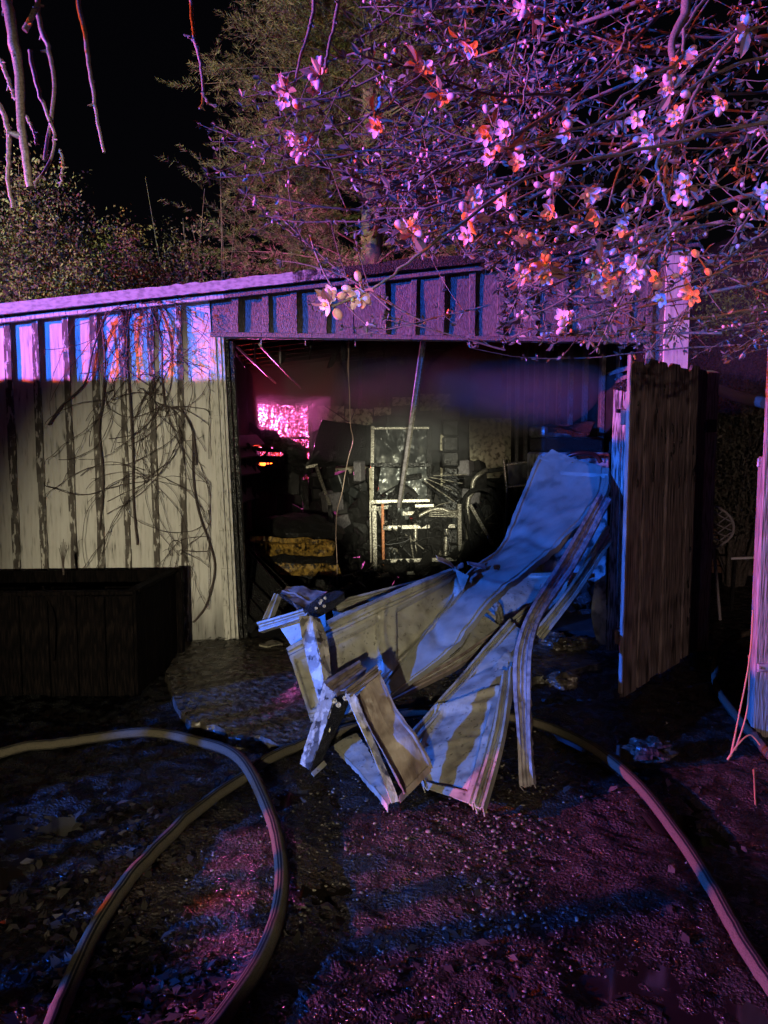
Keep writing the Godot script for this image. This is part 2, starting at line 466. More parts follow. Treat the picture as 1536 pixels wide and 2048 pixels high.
# ------------------------------------------------------------------ the scene
func _ready() -> void:
	rng.seed = 4217
	nz.seed = 3; nz.frequency = 0.9
	nz2.seed = 8; nz2.frequency = 1.0
	CB = Basis(Vector3(1, 0, 0), deg_to_rad(-PITCH))
	var ux := Vector3(1, 0, -0.1).normalized()
	GX = Transform3D(Basis(ux, Vector3.UP, ux.cross(Vector3.UP)), Vector3(-1.2, 0, -5.72))
	# camera
	var cam := Camera3D.new()
	cam.name = "camera"
	cam.fov = rad_to_deg(2.0 * atan(1024.0 / F))
	cam.near = 0.05
	cam.far = 400.0
	cam.transform = Transform3D(CB, Vector3(0, EYE, 0))
	add_child(cam)
	# night sky
	var sm := ProceduralSkyMaterial.new()
	sm.sky_top_color = Color(.012, .012, .02)
	sm.sky_horizon_color = Color(.03, .026, .038)
	sm.ground_bottom_color = Color(.01, .01, .012)
	sm.ground_horizon_color = Color(.02, .02, .025)
	var env := Environment.new()
	env.background_mode = Environment.BG_SKY
	env.sky = Sky.new()
	env.sky.sky_material = sm
	env.tonemap_mode = Environment.TONE_MAPPER_LINEAR
	env.tonemap_exposure = 1.0
	env.sdfgi_enabled = true
	env.ssao_enabled = true
	env.ssil_enabled = true
	env.volumetric_fog_enabled = true
	env.volumetric_fog_density = 0.0
	var we := WorldEnvironment.new()
	we.name = "world_environment"
	we.environment = env
	add_child(we)
	materials()
	lamps()
	terrain()
	garage()
	interior()
	door_wreck()
	yard()
	vine()
	hoses()
	backdrop_trees()
	blossom_tree()
	smoke()

func lamp(called: String, label: String, pos: Vector3, lens: Material, color: Color, energy: float, aim = null, angle := 40.0, soft := 0.5, stand := true, cat := "lamp") -> void:
	var t := thing(called, label, cat, "", Vector3(pos.x, 0, pos.z) if stand else pos)
	if stand:
		var m := MB.new()
		m.tube([Vector3(pos.x, 0.03, pos.z), Vector3(pos.x, pos.y - 0.12, pos.z)], [0.03, 0.022], 8)
		put(m, "pole", M.black, t)
		for k in 3:
			var a := TAU * k / 3.0 + 0.3
			m = MB.new()
			m.tube([Vector3(pos.x, 0.55, pos.z), Vector3(pos.x + cos(a) * 0.5, -0.04, pos.z + sin(a) * 0.5)], [0.014], 6)
			put(m, "leg", M.black, t)
	var h := MB.new()
	h.tube([pos + Vector3(0, -0.14, 0), pos + Vector3(0, -0.1, 0)], [0.1, 0.1], 14)
	put(h, "lamp_base", M.black, t)
	var l: Light3D
	if aim == null:
		l = OmniLight3D.new()
		l.omni_range = 60.0
		l.omni_attenuation = 2.0
		var s := SphereMesh.new()
		s.radius = 0.1; s.height = 0.2; s.radial_segments = 16; s.rings = 8
		s.material = lens
		inst(s, "lamp_lens", Transform3D(Basis(), pos), t)
		l.position = pos - t.position
	else:
		l = SpotLight3D.new()
		l.spot_range = 60.0
		l.spot_attenuation = 2.0
		l.spot_angle = angle
		l.spot_angle_attenuation = soft
		var d: Vector3 = ((aim as Vector3) - pos).normalized()
		var s := CylinderMesh.new()
		s.top_radius = 0.09; s.bottom_radius = 0.07; s.height = 0.03
		s.material = lens
		var y := d
		var x := y.cross(Vector3.UP).normalized()
		inst(s, "lamp_lens", Transform3D(Basis(x, y, x.cross(y)), pos), t)
		l.transform = Transform3D(Basis.looking_at(d, Vector3.UP), pos + d * 0.05 - t.position)
	l.name = "light"
	l.light_color = color
	l.light_energy = energy
	l.light_size = 0.05
	l.shadow_enabled = true
	t.add_child(l)

func lamps() -> void:
	lamp("red_beacon", "red emergency beacon on a tripod left of the yard", Vector3(-13.0, 3.4, 0.8), M.redlens, C3(1, .11, .035), 460.0)
	lamp("blue_beacon", "blue emergency beacon on a tripod left of the yard", Vector3(-10.5, 3.05, 3.0), M.bluelens, C3(.02, .15, 1), 430.0)
	lamp("floodlight", "warm tripod floodlight behind the photographer at left", Vector3(-.7, 1.6, 3.5), M.warmlens, C3(1, .9, .62), 33.0, Vector3(-.72, .36, -5.4), 15.0, 0.62)
	lamp("hand_lamp", "hand lamp held beside the photographer", Vector3(0.12, 1.66, 0.25), M.warmlens, C3(1, 1, .74), 120.0, gw(822, 978, -2.9), 6.6, 1.0, false)
	lamp("street_lamp", "tall street lamp beyond the garage side", Vector3(-12.0, 8.0, -6.5), M.warmlens, C3(1, .95, .38), 290.0, Vector3(-1.0, 4.0, -14.5), 36.0, 0.5)
	lamp("rear_beacon", "orange red beacon glowing behind the garage window", gw(532, 926, -6.6), M.ember, C3(1, .05, .03), 9.0)
	lamp("rear_light", "pink beacon behind the shrub outside the back window", gw(524, 842, -7.65), M.pinklens, C3(1, .14, .55), 130.0)
	lamp("marker_lamp", "dim amber marker lamp behind the photographer at right", Vector3(0.6, 1.9, 4.2), M.ember, C3(1, .7, .62), 15.0, Vector3(1.75, .9, -4.8), 15.0, 0.9)

# ------------------------------------------------------------------ ground
func gh(x: float, z: float) -> float:
	var near := clampf(1.0 - (Vector2(x, z + 3.0).length() - 3.0) / 4.0, 0, 1)
	var h := -0.045 + near * (nz.get_noise_2d(x * 1.3, z * 1.3) * 0.03 + nz.get_noise_2d(x * 5.0 + 40.0, z * 5.0) * 0.012 + nz2.get_noise_2d(x * 22.0, z * 22.0) * 0.007 + absf(nz.get_noise_2d(x * 9.0 + 3.0, z * 9.0)) * 0.016)
	var l := GX.affine_inverse() * Vector3(x, 0, z)
	if l.z < 0.25:
		h = minf(h, lerpf(-0.06, h, clampf(l.z / 0.25, 0, 1)))
	return h

func axis(lo: float, hi: float, a: float, b: float, step: float) -> Array:
	var o := []
	var x := a
	while x < b:
		o.append(x)
		x += step
	var s := step
	while x < hi:
		o.append(x)
		s *= 1.25
		x += s
	o.append(hi)
	x = a
	s = step
	while true:
		s *= 1.25
		x -= s
		if x < lo: break
		o.push_front(x)
	o.push_front(lo)
	return o

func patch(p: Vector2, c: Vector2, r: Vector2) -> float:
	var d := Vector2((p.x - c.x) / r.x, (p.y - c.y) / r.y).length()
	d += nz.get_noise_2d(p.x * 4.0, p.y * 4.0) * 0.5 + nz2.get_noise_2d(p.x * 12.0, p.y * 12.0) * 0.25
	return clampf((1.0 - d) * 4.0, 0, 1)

func terrain() -> void:
	var xs := axis(-120, 120, -2.9, 2.9, 0.024)
	var zs := axis(-160, 60, -5.2, -1.4, 0.02)
	var lit_spots := []  # pools of light on the mud, painted as paler colour
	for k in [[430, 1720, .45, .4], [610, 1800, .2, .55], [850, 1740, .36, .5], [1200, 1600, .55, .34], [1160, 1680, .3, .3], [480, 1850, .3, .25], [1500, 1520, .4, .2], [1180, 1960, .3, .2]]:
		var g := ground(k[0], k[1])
		lit_spots.append([Vector2(g.x, g.z), Vector2(k[2], k[3])])
	var v := PackedVector3Array()
	var n := PackedVector3Array()
	var c := PackedColorArray()
	var ix := PackedInt32Array()
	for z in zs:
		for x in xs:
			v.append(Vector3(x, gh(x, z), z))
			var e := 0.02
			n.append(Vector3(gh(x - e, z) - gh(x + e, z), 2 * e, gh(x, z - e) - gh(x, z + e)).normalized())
			var dry := 0.0  # strength of the painted light here, not real dryness
			for s in lit_spots:
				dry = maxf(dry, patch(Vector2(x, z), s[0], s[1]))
			var a := (0.015 + 0.009 * nz.get_noise_2d(x * 2.0 + 9.0, z * 2.0)) * lerpf(.12, 1.0, smoothstep(-1.7, -.7, x + .3 * nz.get_noise_2d(x * 3.0, z * 3.0)))  # left side darkened in the colour, standing in for shade
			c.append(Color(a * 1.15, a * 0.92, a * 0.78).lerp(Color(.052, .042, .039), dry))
	var w := xs.size()
	for j in zs.size() - 1:
		for i in w - 1:
			var k := j * w + i
			ix.append_array([k, k + 1, k + w + 1, k, k + w + 1, k + w])
	var a := []
	a.resize(Mesh.ARRAY_MAX)
	a[Mesh.ARRAY_VERTEX] = v
	a[Mesh.ARRAY_NORMAL] = n
	a[Mesh.ARRAY_COLOR] = c
	a[Mesh.ARRAY_INDEX] = ix
	var m := ArrayMesh.new()
	m.add_surface_from_arrays(Mesh.PRIMITIVE_TRIANGLES, a)
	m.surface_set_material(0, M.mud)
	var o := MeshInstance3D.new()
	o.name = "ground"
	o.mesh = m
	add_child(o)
	tag(o, "wet trampled mud yard with scattered pebbles", "", "", "structure")
	# broken concrete apron before the opening
	var top := []
	for k in [[330, 1345], [372, 1440], [430, 1452], [470, 1478], [520, 1470], [560, 1492], [610, 1478], [700, 1440], [800, 1405], [900, 1385], [1000, 1370], [1100, 1350], [1200, 1325]]:
		top.append(ground(k[0], k[1], 0.0))
	var s := MB.new()
	for i in 48:
		var t := i / 48.0 * (top.size() - 1)
		var t2 := (i + 1) / 48.0 * (top.size() - 1)
		var p: Vector3 = top[int(t)].lerp(top[mini(int(t) + 1, top.size() - 1)], t - int(t))
		var q: Vector3 = top[mini(int(t2), top.size() - 1)].lerp(top[mini(int(t2) + 1, top.size() - 1)], t2 - int(t2))
		p += Vector3(0, 0, nz2.get_noise_2d(i * 30.0, 1.0) * 0.07)
		q += Vector3(0, 0, nz2.get_noise_2d((i + 1) * 30.0, 1.0) * 0.07)
		var lp := GX.affine_inverse() * p
		var lq := GX.affine_inverse() * q
		var bp := GX * Vector3(lp.x, 0, 0.0)
		var bq := GX * Vector3(lq.x, 0, 0.0)
		var last_p := bp
		var last_q := bq
		for k in 6:
			var f := (k + 1) / 6.0
			var np := bp.lerp(p, f)
			var nq := bq.lerp(q, f)
			np.y = 0.002 + nz.get_noise_2d(np.x * 4.0, np.z * 4.0) * 0.012
			nq.y = 0.002 + nz.get_noise_2d(nq.x * 4.0, nq.z * 4.0) * 0.012
			s.quad(last_p, last_q, nq, np, Vector3.UP)
			last_p = np
			last_q = nq
		s.quad(last_p, last_q, last_q + Vector3(0, -0.1, 0.03), last_p + Vector3(0, -0.1, 0.03), Vector3(0, 0, 1))
	var so := put(s, "apron", M.slab)
	tag(so, "broken wet concrete apron before the garage", "", "", "structure")
	# water standing in the hollows of the mud
	var wm := MB.new()
	for i in 12:
		for j in 8:
			var x0 := -2.6 + i * .433
			var z0 := -4.5 + j * .38
			wm.quad(Vector3(x0, -.0545, z0), Vector3(x0 + .433, -.0545, z0), Vector3(x0 + .433, -.0545, z0 + .38), Vector3(x0, -.0545, z0 + .38), Vector3.UP)
	var wo := put(wm, "puddle_water", M.water)
	tag(wo, "muddy water standing in the hollows of the yard", "", "", "structure")
	# pebbles and litter
	var peb := MB.new()
	var ico := SphereMesh.new()
	ico.radius = 0.5; ico.height = 1.0; ico.radial_segments = 8; ico.rings = 4
	var st := SurfaceTool.new()
	st.create_from(ico, 0)
	var pm: ArrayMesh = st.commit()
	var arr := pm.surface_get_arrays(0)
	var pv: PackedVector3Array = arr[Mesh.ARRAY_VERTEX]
	for i in pv.size():
		pv[i] *= 1.0 + nz.get_noise_3dv(pv[i] * 2.2) * 0.5
	arr[Mesh.ARRAY_VERTEX] = pv
	pm = ArrayMesh.new()
	pm.add_surface_from_arrays(Mesh.PRIMITIVE_TRIANGLES, arr)
	pm.surface_set_material(0, M.stone)
	var ts := []
	var cs := []
	var zones := [[1010, 1700, 110, 160, 620, 1.0], [900, 1640, 110, 40, 130, 0.9], [640, 1640, 90, 150, 460, 0.8], [780, 1600, 200, 120, 240, 0.7], [330, 1880, 130, 140, 260, 0.8], [1200, 1850, 260, 150, 200, 0.6], [850, 1900, 300, 120, 420, 0.6], [600, 1900, 200, 130, 200, 0.7], [1350, 1560, 150, 90, 80, 0.8], [470, 1740, 130, 120, 240, 0.6], [1060, 1545, 80, 60, 90, 0.8]]
	for zn in zones:
		for i in int(zn[4] * .62):
			var g := ground(zn[0] + rng.randfn() * zn[2] * 0.6, zn[1] + rng.randfn() * zn[3] * 0.6)
			if g.z < -4.6: continue
			var r: float = rng.randf_range(0.004, 0.0115) * zn[5] * (1.3 if rng.randf() < 0.08 else rng.randf_range(.6, 1.0))
			g.y = gh(g.x, g.z) + r * 0.25
			var b := Basis.from_euler(Vector3(rng.randf_range(-.4, .4), rng.randf() * TAU, rng.randf_range(-.4, .4))).scaled_local(Vector3(2.2 * r, 1.1 * r, 1.6 * r))
			ts.append(Transform3D(b, g))
			var k := 0.025 + 0.15 * pow(rng.randf(), 2.2)
			cs.append(Color(k * 1.08, k * 0.95, k * rng.randf_range(0.7, 0.95)))
	var gr := multi(pm, ts, cs, "gravel", self)
	tag(gr, "scattered wet pebbles trodden into the mud", "gravel", "", "stuff")
	var lm := MB.new()
	lm.col = Color(1, 1, 1)
	for s2 in [-1.0, 1.0]:
		lm.tri(Vector3(0, 0, -1), Vector3(0, .12, 0), Vector3(.5 * s2, .25, -.1), Vector3.UP, Vector3.UP, Vector3.UP)
		lm.tri(Vector3(0, .12, 0), Vector3(.5 * s2, .25, -.1), Vector3(.1 * s2, .1, 1), Vector3.UP, Vector3.UP, Vector3.UP)
	var lmesh := lm.mesh()
	lmesh.surface_set_material(0, M.litter)
	ts = []
	cs = []
	for zn in [[150, 1880, 150, 170, 380], [330, 1950, 110, 90, 160], [280, 1640, 90, 90, 160], [1000, 1500, 300, 90, 90], [1400, 1700, 150, 150, 60], [800, 1850, 300, 150, 60], [450, 1290, 60, 15, 50]]:
		for i in zn[4]:
			var g := ground(zn[0] + rng.randfn() * zn[2] * 0.6, zn[1] + rng.randfn() * zn[3] * 0.6)
			if g.z > -1.2: continue
			g.y = gh(g.x, g.z) + 0.006
			var l := GX.affine_inverse() * g
			if l.z < 1.2 and zn[0] == 450: g.y = 0.012
			var r := rng.randf_range(0.012, 0.03)
			ts.append(Transform3D(Basis.from_euler(Vector3(rng.randf_range(-.5, .5), rng.randf() * TAU, rng.randf_range(-.6, .6))).scaled_local(Vector3(r, r, r)), g))
			var k := 0.008 + 0.07 * pow(rng.randf(), 2.5)
			cs.append(Color(k, k * 0.85, k * 0.75))
	var lo := multi(lmesh, ts, cs, "leaf_litter", self)
	tag(lo, "wet fallen leaves and bark flakes on the mud", "leaf litter", "", "stuff")

# ------------------------------------------------------------------ the garage
var roof_a := Vector3()
var roof_b := Vector3()
var DEEP := -5.3
var U_R := 3.6

func roof_y(u: float) -> float:
	return roof_a.y + (u - roof_a.x) / (roof_b.x - roof_a.x) * (roof_b.y - roof_a.y)

func wall_piece(u0b: float, u1b: float, u0t: float, u1t: float, y0: float, y1l: float, y1r: float, n0: float, th: float, soot := 0.0, warp := 0.0, cols := 8) -> MB:
	# an upright board in the garage frame, its front divided so that soot stains can follow the eave
	var m := MB.new()
	var rows := 26
	var ph := rng.randf() * 100.0
	var g := []
	for j in rows + 1:
		var t := float(j) / rows
		t = 1.0 - pow(1.0 - t, 2.2) if soot > 0.0 else t
		var row := []
		for i in cols + 1:
			var s := float(i) / cols
			var u := lerpf(lerpf(u0b, u1b, s), lerpf(u0t, u1t, s), t)
			var y := lerpf(y0, lerpf(y1l, y1r, s), t)
			var nn := n0 + warp * sin(t * 3.0 + ph) * (0.5 + (s - 0.5)) + 0.3 * warp * nz.get_noise_2d(u * 9.0, y * 2.0 + ph)
			row.append(GX * Vector3(u, y, nn))
		g.append(row)
	var out := GX.basis.z
	var top := maxf(y1l, y1r)
	for j in rows:
		for i in cols:
			var a: Vector3 = g[j][i]
			var b: Vector3 = g[j][i + 1]
			var c: Vector3 = g[j + 1][i + 1]
			var d: Vector3 = g[j + 1][i]
			var k := (c - a).cross(d - b).normalized()
			if k.dot(out) < 0: k = -k
			var q := [a, b, c, d]
			var cc := []
			for p in q:
				var f := 1.0
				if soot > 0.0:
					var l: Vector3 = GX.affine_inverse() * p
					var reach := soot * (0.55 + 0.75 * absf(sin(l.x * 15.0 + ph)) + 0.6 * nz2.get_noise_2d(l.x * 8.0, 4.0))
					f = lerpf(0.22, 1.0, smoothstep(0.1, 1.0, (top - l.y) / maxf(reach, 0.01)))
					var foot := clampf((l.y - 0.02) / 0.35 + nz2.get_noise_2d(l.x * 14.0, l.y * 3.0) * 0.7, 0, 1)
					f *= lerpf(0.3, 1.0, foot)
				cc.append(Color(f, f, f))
			m.tri(q[0], q[1], q[2], k, k, k)
			m.tri(q[0], q[2], q[3], k, k, k)
			var base := m.c.size() - 6
			# the winding may have been swapped: give each corner its own stain by place
			for w in 6:
				for x in 4:
					if m.v[base + w].is_equal_approx(q[x]):
						m.c[base + w] = cc[x]
	var back := out * -th
	for j in rows:
		m.quad(g[j][0], g[j + 1][0], g[j + 1][0] + back, g[j][0] + back, -GX.basis.x)
		m.quad(g[j][cols], g[j + 1][cols], g[j + 1][cols] + back, g[j][cols] + back, GX.basis.x)
	m.quad(g[0][0], g[0][cols], g[0][cols] + back, g[0][0] + back, Vector3.DOWN)
	m.quad(g[rows][0], g[rows][cols], g[rows][cols] + back, g[rows][0] + back, Vector3.UP)
	m.quad(g[0][0] + back, g[0][cols] + back, g[rows][cols] + back, g[rows][0] + back, -out)
	return m

func lbox(m: MB, lo: Vector3, hi: Vector3, ch := 0.0) -> void:       # a box between two corners in the garage frame
	m.box(GX * ((lo + hi) * 0.5), (hi - lo).abs(), GX.basis, ch)

func garage() -> void:
	roof_a = gl(0, 607, 0.12)
	roof_b = gl(968, 503, 0.12)
	var t := thing("burnt_garage", "fire gutted garage with pale board and batten front and black opening", "garage", "", GX.origin)
	t.basis = GX.basis
	var jt := gl(430, 680, 0.0).x
	var jb := gl(470, 1285, 0.0).x
	var head := gl(600, 676, 0.0).y
	var ur := gl(1291, 700, 0.0).x
	U_R = gl(1378, 620, 0.02).x
	# left boards and battens
	var us := []
	for px in [-95, -40, 17, 73, 134, 190, 245, 303, 360]:
		us.append(gl(px, 690, 0.0).x)
	var jl := jt - 0.035
	for i in us.size():
		var a: float = us[i]
		var b: float = us[i + 1] if i + 1 < us.size() else jl
		var last := i + 1 >= us.size()
		put(wall_piece(a + 0.002, (jb - 0.06) if last else b - 0.002, a + 0.002, b - 0.002, -0.03, roof_y(a) - 0.05, roof_y(b) - 0.05, rng.randf_range(-0.004, 0.004), 0.022, 0.1, 0.006), "wall_board", M.paint, t)
	for i in us.size():
		var m := MB.new()
		var segs := 14
		var prev := Vector3()
		var w0 := rng.randf_range(0.042, 0.054)
		var u: float = us[i]
		for k in segs:
			var y0 := lerpf(-0.02, roof_y(u) - 0.06, float(k) / segs)
			var y1 := lerpf(-0.02, roof_y(u) - 0.06, float(k + 1) / segs)
			var j0 := nz2.get_noise_2d(i * 9.0, k * 2.2) * 0.006
			var j1 := nz2.get_noise_2d(i * 9.0, (k + 1) * 2.2) * 0.006
			m.bar(GX * Vector3(u + j0, y0, 0.018), GX * Vector3(u + j1, y1 + 0.002, 0.018), w0 + nz2.get_noise_2d(i * 5.0 + 50, k * 3.0) * 0.014, 0.022 + 0.0004 * (k % 2), GX.basis.z, 0.002)
		put(m, "batten", M.batten, t)
	# charred header boards and battens
	var hs := []
	for px in [418, 471, 530, 589, 646, 707, 765, 825, 882, 945, 1001, 1064, 1127, 1190, 1250, 1296, 1334]:
		hs.append(gl(px, 610, 0.0).x)
	hs[0] = jl + 0.006
	for i in hs.size() - 1:
		var a: float = hs[i]
		var b: float = hs[i + 1]
		var low := (head - 0.01) if a < ur - 0.03 else -0.03
		put(wall_piece(a + 0.003, b - 0.003, a + 0.003, b - 0.003, low, roof_y(a) - 0.05, roof_y(b) - 0.05, rng.randf_range(-0.006, 0.006), 0.022, 0.0, 0.012, 4), "charred_board", M.charboard, t)
		if i > 0 and rng.randf() < 0.97:
			var m := MB.new()
			var x0 := a + rng.randf_range(-0.006, 0.006)
			var lean := rng.randf_range(-0.012, 0.012)
			for k in 5:
				var y0 := lerpf(low + 0.03, roof_y(a) - 0.055, k / 5.0)
				var y1 := lerpf(low + 0.03, roof_y(a) - 0.055, (k + 1) / 5.0)
				m.bar(GX * Vector3(x0 + lean * k / 5.0, y0, 0.021 + rng.randf_range(-.002, .002)), GX * Vector3(x0 + lean * (k + 1) / 5.0, y1 + 0.002, 0.021), rng.randf_range(0.043, 0.05), 0.018 + 0.0005 * (k % 2), GX.basis.z, 0.002)
			put(m, "charred_batten", M.charboard, t)
	# roof edge, trim and lintel
	var split := gl(585, 548, 0.12).x
	for seg in [[us[0] - 0.3, gl(290, 580, .12).x, M.fascia, 0.0], [gl(290, 580, .12).x, split, M.fascia, 0.012], [split, gl(690, 535, .12).x, M.scorched, 0.014], [gl(690, 535, .12).x, U_R + 0.08, M.crust, 0.02]]:
		var m := MB.new()
		var steps := 24
		for k in steps:
			var a := lerpf(seg[0], seg[1], float(k) / steps)
			var b := lerpf(seg[0], seg[1], float(k + 1) / steps)
			var ja: float = nz2.get_noise_2d(k * 3.0, seg[0] * 7.0) * seg[3]
			var jb2: float = nz2.get_noise_2d((k + 1) * 3.0, seg[0] * 7.0) * seg[3]
			var h0: float = 0.074
			m.quad(GX * Vector3(a, roof_y(a) + ja, 0.125), GX * Vector3(b, roof_y(b) + jb2, 0.125), GX * Vector3(b, roof_y(b) - h0 + jb2 * .5, 0.118), GX * Vector3(a, roof_y(a) - h0 + ja * .5, 0.118), GX.basis.z)
			m.quad(GX * Vector3(a, roof_y(a) + ja, 0.125), GX * Vector3(b, roof_y(b) + jb2, 0.125), GX * Vector3(b, roof_y(b) + jb2 + .004, 0.0), GX * Vector3(a, roof_y(a) + ja + .004, 0.0), Vector3.UP)
			m.quad(GX * Vector3(a, roof_y(a) - h0 + ja * .5, 0.118), GX * Vector3(b, roof_y(b) - h0 + jb2 * .5, 0.118), GX * Vector3(b, roof_y(b) - h0, 0.085), GX * Vector3(a, roof_y(a) - h0, 0.085), Vector3.DOWN)
		put(m, "roof_edge", seg[2], t)
	for seg in [[us[0] - 0.3, split - 0.5, M.trim], [split - 0.497, U_R + 0.05, M.charboard]]:
		var m := MB.new()
		var n0 := 8
		for k in n0:
			var a := lerpf(seg[0], seg[1], float(k) / n0)
			var b := lerpf(seg[0], seg[1], float(k + 1) / n0)
			m.bar(GX * Vector3(a, roof_y(a) - 0.106, 0.05), GX * Vector3(b, roof_y(b) - 0.106 + rng.randf_range(-.002, .002), 0.05), 0.032, 0.04 + 0.0006 * (k % 2), GX.basis.z, 0.003)
		put(m, "frieze_board", seg[2], t)
	var lin := MB.new()
	for k in 9:
		var a := lerpf(jt - 0.03, ur + 0.02, k / 9.0)
		var b := lerpf(jt - 0.03, ur + 0.02, (k + 1) / 9.0)
		lin.bar(GX * Vector3(a, head + 0.012 + nz2.get_noise_1d(k * 9.0) * .004, 0.012), GX * Vector3(b, head + 0.012 + nz2.get_noise_1d((k + 1) * 9.0) * .004, 0.012), 0.036, 0.06 + 0.0006 * (k % 2), GX.basis.z, 0.004)
	put(lin, "lintel", M.charboard, t)
	for k in 3:
		var mm := MB.new()
		var hx := gl([522, 611, 711][k], 690, 0.0).x
		mm.tube([GX * Vector3(hx, head - 0.012, -0.03), GX * Vector3(hx, head - 0.05, -0.035)], [0.004], 5)
		put(mm, "nail", M.steel, t)
	# left jamb: several leaning trims
	var o := 0.0
	for k in 4:
		var m := MB.new()
		var w: float = [0.05, 0.035, 0.022, 0.03][k]
		var nn: float = [0.02, 0.012, 0.004, -0.03][k]
		var x0: float = jt - 0.04 + o
		var x1: float = jb - 0.075 + o
		for j in 8:
			var f0 := j / 8.0
			var f1 := (j + 1) / 8.0
			m.bar(GX * Vector3(lerpf(x1, x0, f0) + w * .5, lerpf(-0.02, head - 0.005, f0), nn), GX * Vector3(lerpf(x1, x0, f1) + w * .5, lerpf(-0.02, head - 0.003, f1), nn), w - 0.003, 0.03 + 0.0005 * (j % 2), GX.basis.z, 0.003)
		o += w
		put(m, "jamb_board", M.trim if k < 3 else M.char, t)
	var jm := MB.new()
	jm.bar(GX * Vector3(jb + 0.085, -0.02, -0.07), GX * Vector3(jt + 0.118, head - 0.03, -0.07), 0.03, 0.13, GX.basis.z, 0.004)
	put(jm, "door_post", M.char, t)
	# right front: corner board, charred stubs
	var cx0 := gl(1331, 620, 0.03).x
	put(wall_piece(cx0, U_R, cx0, U_R, -0.03, roof_y(cx0) - 0.05, roof_y(U_R) - 0.05, 0.03, 0.05, 0.0, 0.002), "corner_board", M.paint, t)
	var rj := MB.new()
	rj.bar(GX * Vector3(ur + 0.03, -0.02, -0.08), GX * Vector3(ur + 0.03, head, -0.08), 0.08, 0.14, GX.basis.z, 0.004)
	put(rj, "door_post", M.char, t)
	# shell: floor, walls with a window opening, roof
	var wl := gl(512, 806, DEEP)
	var wr := gl(622, 968, DEEP)
	var il := jt - 0.1                                        # inner left wall
	var m := MB.new()
	lbox(m, Vector3(us[0] - 0.3, -0.12, DEEP - 0.1), Vector3(U_R, -0.004, -0.002))
	put(m, "floor", M.soot, t)
	m = MB.new()
	lbox(m, Vector3(il - 0.1, -0.004, DEEP), Vector3(il, roof_y(il) - 0.2, -0.16))
	put(m, "side_wall", M.soot, t)
	m = MB.new()
	lbox(m, Vector3(U_R - 0.12, -0.004, DEEP), Vector3(U_R - 0.02, roof_y(U_R) - 0.1, -0.03))
	put(m, "side_wall", M.soot, t)
	for b in [[Vector3(il - 0.1, -0.02, DEEP - 0.1), Vector3(wl.x, roof_y(0) + .1, DEEP)], [Vector3(wr.x, -0.02, DEEP - 0.1), Vector3(U_R - 0.02, roof_y(U_R) - .12, DEEP)], [Vector3(wl.x, -0.02, DEEP - 0.1), Vector3(wr.x, wr.y, DEEP)], [Vector3(wl.x, wl.y, DEEP - 0.1), Vector3(wr.x, roof_y(0) + .1, DEEP)]]:
		m = MB.new()
		lbox(m, b[0], b[1])
		put(m, "back_wall", M.soot, t)
	m = MB.new()
	var rc := GX.basis * Basis(Vector3(0, 0, 1), atan2(roof_b.y - roof_a.y, roof_b.x - roof_a.x))
	var mid: float = (us[0] - 0.3 + U_R + 0.08) * 0.5
	m.box(GX * Vector3(mid, roof_y(mid) - 0.03, (DEEP + 0.0) * 0.5 - 0.05), Vector3((U_R + 0.4 - us[0]) * 1.01, 0.05, -DEEP + 0.3), rc)
	put(m, "roof", M.crust, t)
	for k in 12:
		m = MB.new()
		var z := -0.35 - k * 0.42
		var a := Vector3(il + 0.002, roof_y(il) - 0.13, z)
		var b := Vector3(U_R - 0.122, roof_y(U_R) - 0.13, z)
		m.bar(GX * a, GX * b, 0.12, 0.04, GX.basis.z, 0.006)
		put(m, "rafter", M.char, t)
	var x := il + 0.3
	while x < U_R - 0.3:
		if not (x > wl.x - 0.05 and x < wr.x + 0.05):
			m = MB.new()
			m.bar(GX * Vector3(x, 0.0, DEEP + 0.022), GX * Vector3(x + rng.randf_range(-.02, .02), roof_y(x) - 0.2, DEEP + 0.022), 0.045, 0.04, GX.basis.z, 0.005)
			put(m, "stud", M.char, t)
		x += 0.41
	for k in 11:
		m = MB.new()
		var z := -0.5 - k * 0.43
		m.bar(GX * Vector3(U_R - 0.145, 0.0, z), GX * Vector3(U_R - 0.145, roof_y(U_R) - 0.3, z + rng.randf_range(-.03, .03)), 0.09, 0.045, Vector3(0, 0, 1).cross(Vector3.UP), 0.005)
		put(m, "stud", M.charboard, t)
	# window frame and sash bars
	var wf := MB.new()
	for e in [[Vector3(wl.x, wr.y, 0), Vector3(wl.x, wl.y, 0)], [Vector3(wr.x, wr.y, 0), Vector3(wr.x, wl.y, 0)], [Vector3(wl.x, wl.y, 0), Vector3(wr.x, wl.y, 0)], [Vector3(wl.x, wr.y, 0), Vector3(wr.x, wr.y, 0)]]:
		wf.bar(GX * (e[0] + Vector3(0, 0, DEEP + 0.03)), GX * (e[1] + Vector3(0, 0, DEEP + 0.03)), 0.06, 0.05, GX.basis.z, 0.004)
	var win := put(wf, "window_frame", M.charboard, t)
	for b in [[560, 876, 622, 876], [512, 876, 560, 874], [512, 948, 622, 948]]:
		m = MB.new()
		m.bar(gw(b[0], b[1], DEEP + 0.02), gw(b[2], b[3], DEEP + 0.02), 0.035, 0.03, GX.basis.z, 0.004)
		put(m, "sash_bar", M.char, win)
